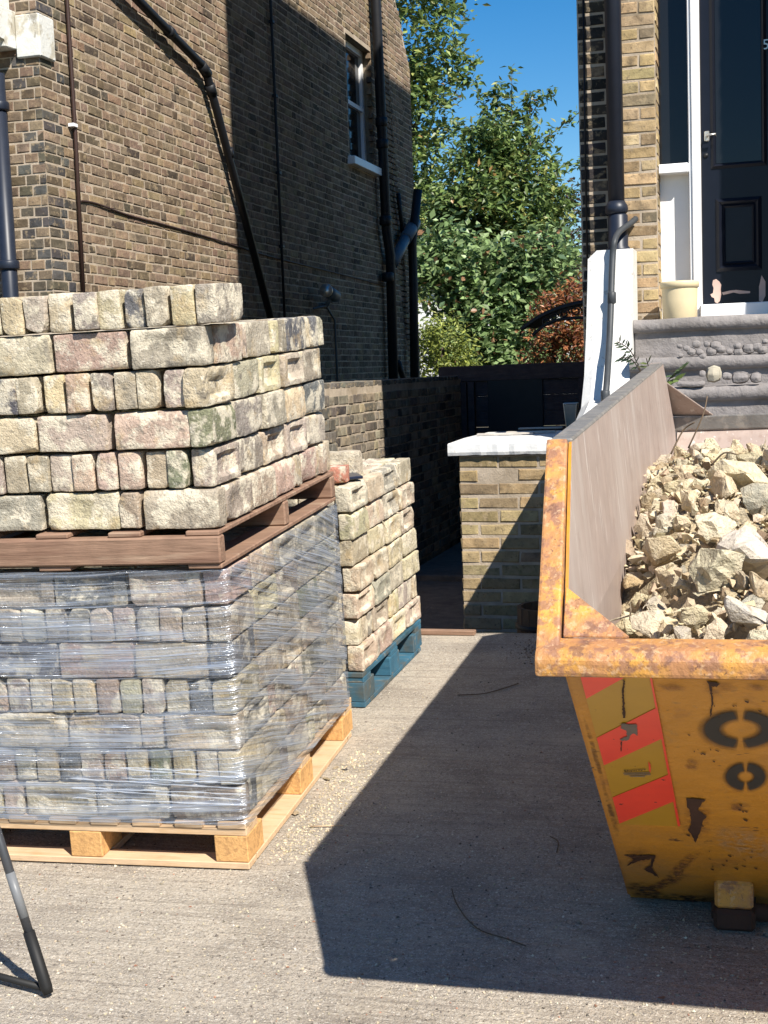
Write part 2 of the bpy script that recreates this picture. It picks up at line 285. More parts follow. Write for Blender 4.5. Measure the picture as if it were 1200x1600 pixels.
def lay_wall(parent, org, udir, ndir, length, z0, z1, table, bond='flemish', course=.070, inside=None, singles=300, rank=None, visible=None, start=0., colf=None):
    """returns (single bricks, mass part); bricks stand 6 mm proud of the mortar sheet, org/udir run along the wall"""
    udir = Vector(udir); ndir = Vector(ndir); org = Vector(org); items = []; nc = int((z1-z0)/course)
    for c in range(nc):
        z = z0+(c+.5)*course; u = -start-(c % 2)*.162 if bond == 'flemish' else -start-(c % 2)*.114
        k = c
        while u < length:
            ln = (.206 if k % 2 == 0 else .096) if bond == 'flemish' else (.215)
            a, b = max(u, 0), min(u+ln, length)
            if b-a > .03:
                m = org+udir*((a+b)/2)+Vector((0, 0, z-org.z))
                if inside is None or inside(m): items.append((m, b-a))
            u += ln+.0088; k += 1
    cand = [i for i in range(len(items)) if visible is None or visible(items[i][0])]
    cand.sort(key=lambda i: (items[i][0]-CAM).length if rank is None else rank(items[i][0]))
    single = set(cand[:singles]); rot = Vector((0, -1, 0)).rotation_difference(ndir)
    ang = math.atan2(ndir.x, -ndir.y)
    V, F, Cc = [], [], []
    M3 = Matrix.Rotation(ang, 3, 'Z')
    for i, (m, ln) in enumerate(items):
        c = vary(colf(m) if colf else pick(table), .22, .05); p = m+ndir*(.0035+rng.uniform(-.0015, .002))
        if i in single:
            base, nom = (US, .218) if ln > .15 else (UH, .100)
            o = link('brick', rng.choice(base), parent, loc=p-parent.location); o.scale = (ln/nom, 1, 1)
            o.rotation_euler = (rng.uniform(-.006, .006), rng.uniform(-.006, .006), ang); o.color = c+(1,)
        else:
            base, nom = (US, .218) if ln > .15 else (UH, .100); me = rng.choice(base); b0 = len(V)
            for v in me.vertices: V.append(p+M3@Vector((v.co.x*ln/nom, v.co.y, v.co.z)))
            for pl in me.polygons: F.append([b0+q for q in pl.vertices]); Cc.append(c)
    if F:
        me = mesh_of('brickwork', V, F, MT['wallba']); set_face_cols(me, Cc); o = link('brickwork', me, parent); o['kind'] = 'stuff'

# ================================================================== THE SETTING
# ground sheet out to the horizon; the drive is a sloping slab, the side passage behind it lies lower
Y_EDGE, Z_LOW = 6.16, -.035
gv, gf = [], []
ys = [-260, -3.0, 6.12, 6.13, 300]; zs = [gz(0, -3)-.03, gz(0, -3)-.03, gz(0, 6.12)-.12, Z_LOW, Z_LOW]
for y, z in zip(ys, zs):
    for x in (-260, 260): gv.append((x, y, z))
for i in range(4): gf.append((2*i, 2*i+1, 2*i+3, 2*i+2))
tag(link('ground', mesh_of('ground', gv, gf, MT['soil'])), kind='structure')
# drive slab, finely gridded so its surface undulates
def drive_z(x, y):
    return gz(x, y)+.004*mnoise.noise(Vector((x*1.1, y*1.1, 0)))+.0016*mnoise.noise(Vector((x*6, y*9, 3)))
def drive_mesh():
    V, F = [], []; xs = [-4.55, -3.6, -3.2]+[-2.8+.04*i for i in range(106)]+[1.8, 2.6, 4, 7]; yy = [-3, -1, 0, .8]+[1.4+.04*i for i in range(119)]+[Y_EDGE]
    for y in yy:
        for x in xs: V.append((x, y, drive_z(x, y)))
    n = len(xs)
    for j in range(len(yy)-1):
        for i in range(n-1): F.append((j*n+i, j*n+i+1, (j+1)*n+i+1, (j+1)*n+i))
    b = len(V); last = (len(yy)-1)*n
    for i in range(n): x, y, z = V[last+i]; V.append((x, y+.012, Z_LOW-.05))
    for i in range(n-1): F.append((last+i, last+i+1, b+i+1, b+i))
    return mesh_of('driveway', V, F, MT['concrete'], True)
tag(link('driveway', drive_mesh()), kind='structure')
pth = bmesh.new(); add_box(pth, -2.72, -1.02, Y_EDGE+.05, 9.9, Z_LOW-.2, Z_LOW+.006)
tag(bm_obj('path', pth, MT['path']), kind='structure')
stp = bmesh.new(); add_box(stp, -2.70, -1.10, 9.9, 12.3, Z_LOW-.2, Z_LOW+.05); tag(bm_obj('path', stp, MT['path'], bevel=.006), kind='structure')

# ------------------------------------------------------------------ left house
XL, YLF = -4.6, 8.20
LHT = [(4, (.215, .155, .108)), (3, (.185, .134, .094)), (2, (.135, .100, .067)), (.7, (.085, .068, .052)), (1.2, (.245, .185, .11)), (.6, (.22, .15, .10))]
rear1 = on_x(655, 590, XL); rear2 = on_x(640, 110, XL); rear3 = on_x(617, 0, XL)
def lh_in(m):
    if m.y > rear2.y-.02: return False
    if m.z > rear2.z: return m.y < rear2.y+(rear3.y-rear2.y)*(m.z-rear2.z)/(rear3.z-rear2.z)
    return True
ZT = 9.2
lh = thing('brick_house', 'tall soot-stained stock brick house on the left with black drainpipes on its flank', 'house', (XL, YLF, Z_LOW))
yt = rear2.y+(rear3.y-rear2.y)*(ZT-rear2.z)/(rear3.z-rear2.z)
# mortar sheet of the flank with the window opening left free
WIN = [on_x(546, 60, XL), on_x(582, 262, XL)]
wy0, wy1 = on_x(545, 200, XL).y, on_x(583, 200, XL).y; wz0, wz1 = on_x(550, 247, XL).z, on_x(545, 55, XL).z
def not_win(m): return not (wy0-.02 < m.y < wy1+.02 and wz0-.02 < m.z < wz1+.02)
bm = bmesh.new()
def quad(pts): bm.faces.new([bm.verts.new((XL, y, z)) for y, z in pts])
quad([(YLF, Z_LOW), (wy0, Z_LOW), (wy0, ZT), (YLF, ZT)]); quad([(wy0, Z_LOW), (wy1, Z_LOW), (wy1, wz0), (wy0, wz0)]); quad([(wy0, wz1), (wy1, wz1), (wy1, ZT), (wy0, ZT)])
quad([(wy1, Z_LOW), (rear2.y, Z_LOW), (rear2.y, rear2.z), (yt, ZT), (wy1, ZT)])
bm_obj('mortar', bm, MT['mortar'], lh)
bm = bmesh.new(); bm.faces.new([bm.verts.new(p) for p in ((XL-6, YLF, Z_LOW), (XL, YLF, Z_LOW), (XL, YLF, ZT), (XL-6, YLF, ZT))]); bm_obj('mortar', bm, MT['mortar'], lh)
bm = bmesh.new()
for pts in (((XL-6, rear2.y, Z_LOW), (XL, rear2.y, Z_LOW), (XL, rear2.y, rear2.z), (XL-6, rear2.y, rear2.z)), ((XL, rear2.y, rear2.z), (XL, yt, ZT), (XL-6, yt, ZT), (XL-6, rear2.y, rear2.z)), ((XL-6, YLF, ZT), (XL, YLF, ZT), (XL, yt, ZT), (XL-6, yt, ZT))):
    bm.faces.new([bm.verts.new(p) for p in pts])
bm_obj('roof', bm, MT['roof'], lh)
def lh_col(m):
    if m.y < YLF+.34 and rng.random() < .6: return rng.choice(((.075, .072, .068), (.10, .085, .062), (.055, .055, .055)))
    return pick(LHT)
def lh_vis(m):
    x, y, z = to_px(m); return -10 < x < 1210 and -10 < y < (470 if x < 390 else 500 if x < 490 else 600)
lay_wall(lh, (XL, YLF, Z_LOW), (0, 1, 0), (1, 0, 0), rear2.y-YLF, Z_LOW, 6.9, LHT, inside=lambda m: lh_in(m) and not_win(m), singles=292, visible=lh_vis, colf=lh_col)
def lhf_vis(m):
    x, y, z = to_px(m); return x > -12 and -10 < y < 480
lay_wall(lh, (XL-4.2, YLF, Z_LOW), (1, 0, 0), (0, -1, 0), 4.2-.003, Z_LOW, 6.0, LHT, singles=0, visible=lhf_vis, colf=lambda m: rng.choice(((.075, .072, .068), (.10, .085, .062))) if m.x > XL-.2 and rng.random() < .6 else pick(LHT))
# sash window in the flank
bm = bmesh.new()
for y0, y1, z0, z1 in ((wy0, wy0+.07, wz0, wz1), (wy1-.07, wy1, wz0, wz1), (wy0+.07, wy1-.07, wz1-.07, wz1), (wy0+.07, wy1-.07, wz0+.0, wz0+.08), (wy0+.07, wy1-.07, (wz0+wz1)/2-.025, (wz0+wz1)/2+.025)):
    add_box(bm, XL-.16, XL-.10, y0+.001, y1-.001, z0+.001, z1-.001)
wf = bm_obj('window', bm, MT['whitewood'], lh)
link('pane', mesh_of('pane', [(XL-.14, wy0, wz0), (XL-.14, wy1, wz0), (XL-.14, wy1, wz1), (XL-.14, wy0, wz1)], [(0, 1, 2, 3)], MT['glass']), wf)
box('sill', XL-.18, XL+.09, wy0-.10, wy1+.10, wz0-.09, wz0+.0, MT['whitewood'], wf)
bm = bmesh.new()
for a, b in (((wy0, wz0), (wy0, wz1)), ((wy1, wz0), (wy1, wz1)), ((wy0, wz1), (wy1, wz1))):
    bm.faces.new([bm.verts.new((x, a[0] if k in (0, 1) else b[0], a[1] if k in (0, 1) else b[1])) for k, x in enumerate((XL, XL-.17, XL-.17, XL))])
bm_obj('reveal', bm, MT['mortar_dk'], lh)
# white stone block and bay cornice at the front corner
zb0, zb1 = on_x(75, 95, XL).z, on_x(70, 28, XL).z
box('corner_stone', XL-.15, XL+.03, YLF-.032, YLF+.17, zb0, zb1, MT['oldwhite'], lh, .008)
prism('cornice_block', [(XL-.152, YLF-.001, zb0+.06), (XL-.152, YLF-.16, zb0+.05), (XL-.152, YLF-.16, zb0+.10), (XL-.152, YLF-.30, zb0+.10), (XL-.152, YLF-.33, zb0+.16), (XL-.152, YLF-.33, zb1+.02), (XL-.152, YLF-.001, zb1+.03)], (-1.7, 0, 0), MT['oldwhite'], lh, bevel=.006)
box('cornice_block', XL-1.9, XL-.19, YLF-.24, YLF-.004, zb1+.035, zb1+.5, MT['oldwhite'], lh, .01)
pxl = on_y(8, 300, YLF-.09)
tube('drainpipe', [(pxl.x-.01, YLF-.09, Z_LOW), (pxl.x-.01, YLF-.09, zb0-.10)], .055, MT['pipenavy'], lh, 14)
for zz in (2.35, zb0-.34): lathe('pipe_collar', [(.066, 0), (.072, .01), (.072, .05), (.066, .06)], (pxl.x-.01, YLF-.09, zz), MT['pipenavy'], lh, 14)
# pipes and cables on the flank
XP = XL+.07
def wp(x, y, off=.07): return on_x(x, y, XL+off)
tube('cable_pipe', [wp(92, -230, .03), wp(104, -12, .03), wp(118, 215, .03), wp(131, 470, .03)], .014, MT['pipebrown'], lh, 8)
a = wp(114, 196, .03); box('pipe_clip', XL+.008, XL+.052, a.y-.03, a.y+.03, a.z-.012, a.z+.012, MT['whitewood'], lh, .002)
dp = smooth_path([wp(196, -20), wp(300, 86), wp(322, 112), wp(330, 146), wp(372, 300), wp(424, 500)], 6)
tube('drainpipe', [wp(96, -124), wp(196, -20), wp(230, 15), wp(313, 99), wp(322, 112), wp(326, 128), wp(338, 170), wp(424, 500)], .036, MT['pipe'], lh, 12)
for x, y, x2, y2 in ((262, 47, 268, 53), (314, 101, 324, 116), (327, 132, 332, 148), (356, 232, 359, 246)): tube('pipe_collar', [wp(x, y), wp(x2, y2)], .046, MT['pipe'], lh, 12)
tube('cable_pipe', [wp(412, -230, .03), wp(422, -12, .03), wp(434, 250, .03), wp(445, 500, .03)], .014, MT['pipe'], lh, 8)
for y in (34, 150, 270, 385): p = wp(423+y*.046, y, .03); box('pipe_clip', XL+.008, XL+.05, p.y-.03, p.y+.03, p.z-.015, p.z+.015, MT['pipe'], lh, .002)
tube('soil_pipe', [wp(579, -180, .10), wp(586, -25, .10), wp(604, 360, .10), wp(610, 400, .10), wp(615, 610, .10)], .062, MT['pipe'], lh, 14)
for y in (198, 232, 352, 440): p = wp(588+y*.041, y, .10); lathe('pipe_collar', [(.064, 0), (.076, .01), (.076, .10), (.064, .11)], p, MT['pipe'], lh, 14)
tube('waste_pipe', [wp(614, 412, .12), wp(634, 372, .12)], .07, MT['pipegrey'], lh, 12); tube('waste_pipe', [wp(633, 374, .12), wp(648, 348, .12)], .085, MT['pipegrey'], lh, 12)
tube('soil_pipe', [wp(653, 296, .22), wp(644, 380, .12), wp(646, 440, .12), wp(648, 612, .12)], .06, MT['pipe'], lh, 12)
tube('vent_pipe', [wp(622, 302, .06), wp(630, 368, .06)], .028, MT['pipe'], lh, 8); tube('waste_pipe', [wp(622, 566, .08), wp(633, 600, .08)], .04, MT['pipe'], lh, 8)
cp = smooth_path([wp(126, 314, .012), wp(150, 318, .012), wp(200, 336, .012), wp(260, 352, .012), wp(330, 372, .012), wp(420, 400, .012), wp(520, 425, .012), wp(600, 446, .012)], 5)
tube('wall_cable', cp, .008, MT['pipebrown'], lh, 6)
# security camera
cpos = wp(515, 458, .16)
scam = thing('security_camera', 'small grey security camera on the shaded flank wall beside the drainpipes', 'camera', wp(513, 470, .02))
bm = bmesh.new(); add_tube(bm, [cpos+Vector((.0, -.11, .02)), cpos+Vector((.02, .14, -.03))], .065, 14); bm_obj('housing', bm, MT['pipegrey'], scam, True)
tube('lens_hood', [cpos+Vector((0, -.13, .024)), cpos+Vector((0, -.105, .02))], .072, MT['metal'], scam, 14)
tube('arm', [cpos+Vector((0, .02, -.05)), cpos+Vector((-.04, .03, -.12)), wp(513, 474, .0)], .02, MT['pipegrey'], scam, 8)
tube('cable', [wp(490, 482, .012), wp(510, 478, .012), wp(523, 500, .012), wp(528, 612, .012)], .012, MT['pipegrey'], scam, 6)

# ------------------------------------------------------------------ boundary wall
XB = -2.75
BT = [(3, (.24, .205, .155)), (2, (.18, .155, .12)), (2, (.12, .105, .085)), (1, (.30, .25, .17)), (.6, (.06, .055, .05))]
bw = thing('boundary_wall', 'weathered low stock brick garden wall between the two houses', 'wall', (XB, 7.9, Z_LOW))
BTOP = 1.50
bm = bmesh.new(); add_box(bm, XB-.215, XB-.001, 7.0, 12.36, Z_LOW-.1, BTOP-.012); bm_obj('mortar', bm, MT['mortar'], bw)
def bw_in(m): return not (m.y < 8.75 and m.z > 1.33+.12*mnoise.noise(Vector((m.y*5, m.z*5, 0)))) or m.y > 8.62
lay_wall(bw, (XB, 7.0, Z_LOW), (0, 1, 0), (1, 0, 0), 5.34, Z_LOW, BTOP, BT, singles=290, bond='flemish', rank=lambda m: abs(to_px(m)[0]-610), visible=lambda m: 490 < to_px(m)[0] < 725)
# uneven worn coping bricks on edge along its top
for i in range(44):
    y = 7.35+i*.113
    o = link('coping_brick', UH[i % 5] if False else US[i % 5], bw, loc=Vector((XB-.11, y, BTOP+.018))-bw.location)
    o.rotation_euler = (-math.pi/2, rng.uniform(-.02, .02), math.pi/2 if False else 0); o.scale = (1.02, .7, 1.55); o.color = vary((.13, .12, .10), .3)+(1,)
# broken pier stub behind the tall stack
py0 = on_x(506, 640, -2.56).y
pst = thing('brick_pier', 'broken sooty brick pier stub built against the garden wall behind the tall stack', 'pier', (-2.65, py0, Z_LOW))
for k in range(20):
    for j in range(2):
        if k > 17 and j == 1: continue
        w_ = rng.uniform(-.01, .01)-(.05 if k in (13, 14) else 0); o = box('brick', -2.742, -2.56+w_, py0+.113*j, py0+.105+.113*j, Z_LOW+.0745*k, Z_LOW+.0745*k+.068, MT['wallb'], pst, .005)
        o.color = vary((.15, .135, .11), .4)+(1,)
    if k < 19: box('mortar', -2.742, -2.585, py0+.008, py0+.20, Z_LOW+.0745*k+.0681, Z_LOW+.0745*(k+1)-.0001, MT['mortar'], pst, 0)

# ------------------------------------------------------------------ right house
YF = 7.90; ZTOP = 10.4
RHT = [(4, (.40, .295, .16)), (2, (.34, .255, .15)), (2, (.29, .215, .125)), (1, (.45, .36, .22)), (.9, (.19, .15, .10))]
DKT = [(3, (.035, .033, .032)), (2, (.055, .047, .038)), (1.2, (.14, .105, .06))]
rh = thing('brick_house', 'yellow stock brick house on the right with navy front door above stone steps', 'house', (-.5, YF, Z_LOW))
xa, xb_, xc = on_y(907, 300, 8.08).x, on_y(972, 300, YF).x, on_y(1027, 300, YF).x
box('wall', xa, 4.4, 8.16, 14.8, Z_LOW, ZTOP, MT['mortar_dk'], rh, 0)
bm = bmesh.new(); add_box(bm, xa, xb_, 8.08, 8.159, Z_LOW, ZTOP); bm_obj('mortar', bm, MT['mortar'], rh)
bm = bmesh.new(); add_box(bm, xb_, xc, YF, 8.158, Z_LOW, ZTOP); bm_obj('mortar', bm, MT['mortar'], rh)
vis_r = lambda m: -30 < to_px(m)[1] < 720
lay_wall(rh, (xb_, YF, Z_LOW), (1, 0, 0), (0, -1, 0), xc-xb_-.003, Z_LOW, 4.3, RHT, bond='stretcher', course=.0725, visible=vis_r, singles=120)
lay_wall(rh, (xa+.004, 8.08, Z_LOW), (1, 0, 0), (0, -1, 0), xb_-xa-.01, Z_LOW, 4.3, DKT, bond='flemish', course=.0725, visible=vis_r, singles=120, colf=lambda m: (.26, .20, .12) if m.x < xa+.035 else pick(DKT))  # sunlit strip at the left end is put into the brick colour
lay_wall(rh, (xc, YF+.003, Z_LOW), (0, 1, 0), (1, 0, 0), .25, 1.8, 4.3, RHT, bond='stretcher', course=.0725, visible=vis_r, singles=60)
box('soffit', -.60, 1.4, 7.9, 8.16, 4.35, 5.2, MT['mortar_dk'], rh, 0)
# brick bay right of the door, just outside the picture
box('bay', .62, 3.4, 7.22, 8.159, Z_LOW, 8.5, MT['mortar_dk'], rh, .01)
lay_wall(rh, (.62, 7.22, Z_LOW), (1, 0, 0), (0, -1, 0), 2.78, Z_LOW, 5.6, RHT, course=.0725, singles=0)
lay_wall(rh, (.62, 8.15, Z_LOW), (0, -1, 0), (-1, 0, 0), .93, 1.8, 5.6, RHT, course=.0725, singles=0)
# rainwater pipe
pp = on_y(961, 200, 7.84)
rp = tube('drainpipe', [(pp.x, 7.84, 2.205), (pp.x, 7.84, 6.5)], .046, MT['pipenavy'], rh, 16)
lathe('pipe_collar', [(.047, 0), (.062, .012), (.066, .03), (.062, .05), (.055, .06), (.047, .075)], (pp.x, 7.84, on_y(965, 330, 7.84).z-.02), MT['pipenavy'], rh, 18)
lathe('pipe_socket', [(.07, 0), (.066, .03), (.056, .04), (.056, .21), (.047, .22)], (pp.x+.006, 7.84, 2.197), MT['pipenavy'], rh, 18)
tube('cable_pipe', [on_y(911, -20, 8.055), on_y(914, 200, 8.055), on_y(918, 420, 8.055)], .006, MT['pipe'], rh, 6)
# sidelight, frame and door
yd = 8.06
sx0, sx1 = xc+.002, on_y(1076, 300, 8.02).x; jx1 = on_y(1095, 300, 7.98).x
zs_ = on_y(1050, 265, yd).z; zth = on_y(1100, 476, 7.95).z; zld = on_y(1100, 497, 7.62).z
sd = link('sidelight_pane', mesh_of('pane', [(sx0, yd+.02, zs_), (sx1, yd+.02, zs_), (sx1, yd+.02, 4.3), (sx0, yd+.02, 4.3)], [(0, 1, 2, 3)], MT['glass']), rh)
box('sidelight_panel', sx0, sx1, yd, yd+.05, zld, zs_-.03, MT['whitewood'], rh, .002)
box('sidelight_sill', sx0, sx1+.004, yd-.10, yd+.06, zs_-.035, zs_+.02, MT['whitewood'], rh, .006)
box('sidelight_skirting', sx0, sx1-.03, yd-.02, yd-.001, zld, zld+.22, MT['whitewood'], rh, .004)
jm = box('door_jamb', sx1+.004, jx1, yd-.09, yd+.05, zld, 4.34, MT['whitewood'], rh, .005)
box('jamb_bead', sx1+.022, jx1-.02, yd-.102, yd-.0905, zld, 4.3, MT['whitewood'], jm, .004)
box('threshold', jx1-.01, .62, 7.93, yd+.02, zld+.001, zth, MT['whitewood'], rh, .006)
dr = box('door', jx1+.002, jx1+.86, yd+.0, yd+.045, zth+.003, 4.32, MT['door'], rh, .003)
def dpt(x, y, o=0): return on_y(x, y, yd-o)
def frame_rect(name, x0, x1, z0, z1, wd, d, mat, par, y=yd):
    bm = bmesh.new(); o_ = [(x0, z0), (x1, z0), (x1, z1), (x0, z1)]; i_ = [(x0+wd, z0+wd), (x1-wd, z0+wd), (x1-wd, z1-wd), (x0+wd, z1-wd)]; m_ = [((a[0]+b[0])/2, (a[1]+b[1])/2) for a, b in zip(o_, i_)]
    A = [bm.verts.new((p[0], y-.001, p[1])) for p in o_]; B = [bm.verts.new((p[0], y-d, p[1])) for p in m_]; C2 = [bm.verts.new((p[0], y-.001, p[1])) for p in i_]
    for k in range(4): q = (k+1) % 4; bm.faces.new((A[k], A[q], B[q], B[k])); bm.faces.new((B[k], B[q], C2[q], C2[k]))
    return bm_obj(name, bm, mat, par)
a, b = dpt(1119, 425), dpt(1190, 306); frame_rect('door_panel', a.x, b.x, a.z, b.z, .04, .022, MT['door'], dr); frame_rect('panel_moulding', a.x+.035, b.x-.035, a.z+.035, b.z-.035, .02, .012, MT['door'], dr)
a, b = dpt(1119, 256), dpt(1188, 0); box('door_pane', a.x, b.x, yd-.006, yd-.001, a.z, 4.1, MT['glass'], dr, 0); frame_rect('pane_moulding', a.x-.03, b.x+.03, a.z-.03, 4.13, .032, .014, MT['door'], dr)
a = dpt(1105, 213); hd = box('door_handle', a.x-.016, a.x+.012, yd-.012, yd-.001, a.z-.028, a.z+.028, MT['metal'], dr, .004); tube('lever', [(a.x, yd-.012, a.z), (a.x, yd-.05, a.z), (a.x+.05, yd-.05, a.z)], .007, MT['metal'], hd, 8)
a = dpt(1103, 243); tube('keyhole', [(a.x, yd-.006, a.z), (a.x, yd-.001, a.z)], .014, MT['pipe'], dr, 10)
def blob(name, pts, y, mat, par, th=.0015):
    bm = bmesh.new(); P = [on_y(px, py, y) for px, py in pts]; vs = [bm.verts.new((p.x, y-th, p.z)) for p in P]; bm.faces.new(vs); return bm_obj(name, bm, mat, par)
blob('bare_patch', [(1114, 438), (1119, 436), (1124, 440), (1127, 445), (1126, 452), (1127, 460), (1125, 470), (1121, 474), (1117, 472), (1116, 466), (1112, 464), (1110, 460), (1114, 458), (1115, 450), (1113, 445)], yd, MT['scar'], dr)
blob('bare_patch', [(1128, 457), (1140, 454), (1150, 453), (1172, 455), (1172, 458), (1156, 459), (1146, 457), (1130, 461)], yd, MT['scar'], dr)
blob('bare_patch', [(1190, 430), (1196, 440), (1196, 462), (1191, 472), (1186, 470), (1186, 448)], yd, MT['scar'], dr)
# house number on the door
def text_mesh(name, s, size, mat, M4, par, ext=.002, shear=0):
    cu = bpy.data.curves.new(name, 'FONT'); cu.body = s; cu.size = size; cu.extrude = ext; cu.shear = shear
    t = bpy.data.objects.new('tmp', cu); col.objects.link(t); dg = bpy.context.evaluated_depsgraph_get(); me = bpy.data.meshes.new_from_object(t.evaluated_get(dg))
    bpy.data.objects.remove(t); bpy.data.curves.remove(cu); me.transform(M4); me.materials.clear(); me.materials.append(mat); me.name = name
    return link(name, me, par)
a = dpt(1191, 78); text_mesh('door_number', '5', .078, MT['metal'], Matrix.Translation((a.x, yd-.010, a.z))@Matrix.Rotation(math.pi/2, 4, 'X'), dr)

# stair parapet: white painted, swooping down towards the drive, chamfered on its left edge
PRF = [(7.86, 2.205), (7.64, 2.205), (7.60, 2.06), (7.50, 1.80), (7.38, 1.56), (7.22, 1.39), (7.0, 1.335), (6.6, 1.265), (6.2, 1.16), (5.95, 1.06)]
par_ = thing('stair_parapet', 'white painted stair side wall rising to the drainpipe beside the front steps', 'wall', (-.83, 6.9, Z_LOW))
bm = bmesh.new(); x0, x1, ch = -.955, -.705, .05; rows = []
for i, (y, z) in enumerate(PRF):
    rows.append([bm.verts.new(p) for p in ((x0, y, Z_LOW-.05), (x0, y+ch*.0, z-ch*.9), (x0+ch, y, z), (x1, y, z), (x1, y, Z_LOW-.05))])
for r, s in zip(rows, rows[1:]):
    for k in range(4): bm.faces.new((r[k], r[k+1], s[k+1], s[k]))
bm.faces.new(rows[0]); bm.faces.new(rows[-1][::-1]); bm_obj('parapet_body', bm, MT['white'], par_)
tube('overflow_pipe', smooth_path([on_y(993, 342, 7.88), on_y(984, 350, 7.80), on_y(968, 362, 7.70), on_y(960, 378, 7.60), on_y(957, 410, 7.58), on_y(953, 520, 7.42), on_y(948, 600, 7.16), on_y(945, 626, 7.12)], 5), .0175, MT['lead'], par_, 10)
for x, y, Y in ((956, 466, 7.50), (946, 620, 7.13)): p = on_y(x, y, Y); lathe('pipe_joint', [(.018, -.03), (.024, -.025), (.024, .03), (.018, .035)], p, MT['lead'], par_, 10)
# front steps, rendered grey with stones set in the risers
st = thing('front_steps', 'grey rendered front steps with rounded stones set in their risers', 'steps', (.2, 6.6, Z_LOW))
tops = [(1.812, 7.56), (1.60, 7.30), (1.445, 7.03), (1.285, 6.76)]+[(1.285-.165*k, 6.76-.265*k) for k in range(1, 8)]
ye = 8.0
for i, (z, y) in enumerate(tops):
    bm = bmesh.new(); add_box(bm, -.703, 1.6, y+.02, (ye if i == 0 else tops[i-1][1]+.3), z-.35 if i < 9 else Z_LOW-.1, z-.045)
    o = bm_obj('riser', bm, MT['step'], st, bevel=.008)
    bm = bmesh.new(); nx = 40; prf = [(y+.03, z-.075), (y-.004, z-.07), (y-.012, z-.035), (y-.004, z-.006), (y+.02, z), ((ye if i == 0 else tops[i-1][1]+.04), z+.002)]
    g = [[bm.verts.new((-.703+2.3*k/nx, yy+.006*mnoise.noise(Vector((k*.35, i*3.1, j))), zz+.005*mnoise.noise(Vector((k*.3, i*2.3+9, j*.4))))) for j, (yy, zz) in enumerate(prf)] for k in range(nx+1)]
    for k in range(nx):
        for j in range(5): bm.faces.new((g[k][j], g[k][j+1], g[k+1][j+1], g[k+1][j]))
    bm_obj('tread', bm, MT['step'], st, smooth=True)
def stone(px, py, Y, rx, rz, seed, col_=None):
    p = on_y(px, py, Y); me = round_box('stone', rx*2, .042, rz*2, 6, 3, 5, min(rx, rz)*.9, .006, 14, seed, MT['step'] if col_ is None else MT['rubble'], chips=0)
    o = link('stone', me, st, loc=p-st.location)
    if col_: o.color = col_+(1,)
k = 0
for px, py, s in ((1062, 541, 4), (1073, 545, 5), (1080, 549, 7), (1089, 538, 6), (1094, 551, 6), (1105, 538, 5), (1112, 549, 8), (1119, 540, 9), (1126, 546, 7), (1140, 549, 5), (1152, 540, 6), (1154, 550, 7), (1170, 544, 9), (1183, 543, 8), (1191, 546, 8), (1196, 534, 5), (1064, 555, 4), (1097, 556, 6)):
    k += 1; stone(px, py, 7.31, s/275, s/275*.8, 100+k)
for px, py, rx, rz in ((1136, 596-8, 7, 5), (1157, 590, 13, 9), (1181, 590, 9, 8), (1097, 584, 5, 5), (1080, 600, 20, 4)): k += 1; stone(px, py, 7.03, rx/285, rz/285, 200+k)
stone(1115, 585, 7.045, .040, .044, 333, (.36, .33, .26))
# cream pot
pc = on_z(1057, 496, zld+.004); pot = thing('plant_pot', 'cream yellow glazed plant pot on the top step beside the door', 'pot', (pc.x, 7.72, zld))
pr_ = 27/273
lathe('pot_body', [(pr_*.92, 0), (pr_*.95, .004), (pr_*.98, .1), (pr_, .168), (pr_*1.0, .17)], (pc.x+.0, 7.72, zld+.004), MT['pot'], pot, 32)
lathe('pot_rim', [(pr_*1.0, .169), (pr_*1.07, .172), (pr_*1.08, .198), (pr_*1.03, .206), (pr_*.95, .204), (pr_*.9, .10)], (pc.x, 7.72, zld+.004), MT['pot'], pot, 32)

# ------------------------------------------------------------------ garden pier with white coping
YP = 7.30
PX0, PX1 = on_y(717, 712, YP).x, -.957
PT_ = [(3, (.32, .235, .125)), (2, (.27, .205, .115)), (1.4, (.36, .27, .145)), (.8, (.22, .16, .095))]
gp = thing('brick_pier', 'low brick garden pier topped by a peeling white coping slab beside the skip', 'pier', (-1.3, YP, Z_LOW))
zc0 = on_y(720, 713, YP-.05).z; zc1 = on_y(706, 694, YP-.07).z
bm = bmesh.new(); add_box(bm, PX0+.004, PX1, YP, 8.4, Z_LOW-.05, zc0-.002); bm_obj('mortar', bm, MT['mortar'], gp)
lay_wall(gp, (PX0, YP, zc0-15*.0755), (1, 0, 0), (0, -1, 0), PX1-PX0-.02, zc0-15*.0755, zc0+.001, PT_, bond='stretcher', course=.0755, singles=90, inside=lambda m: not (abs(m.z-(zc0-1.5*.0755)) < .03 and PX0+.1 < m.x < PX0+.25))
lay_wall(gp, (PX0+.002, 8.4, zc0-15*.0755), (0, -1, 0), (-1, 0, 0), 1.1, zc0-15*.0755, zc0+.001, PT_, bond='flemish', course=.0755, singles=0)
bm = bmesh.new(); n = 26; rows = []
for i in range(n+1):
    x = PX0-.055+(PX1+.1-PX0+.02)*i/n; e = .006*mnoise.noise(Vector((i*.6, 1, 2))); e2 = .007*mnoise.noise(Vector((i*.9, 5, 2)))
    rows.append([bm.verts.new(p) for p in ((x, YP+.02, zc0+.002), (x, YP-.030+e, zc0+.002+abs(e2)), (x, YP-.036+e, zc0+.02), (x, YP-.034+e, zc1-.006), (x, YP-.02+e, zc1), (x, 7.7, zc1+.008+e2*.4), (x, 8.42, zc1+.004), (x, 8.42, zc0+.002))])
for r, s in zip(rows, rows[1:]):
    for k in range(8): bm.faces.new((r[k], r[(k+1) % 8], s[(k+1) % 8], s[k]))
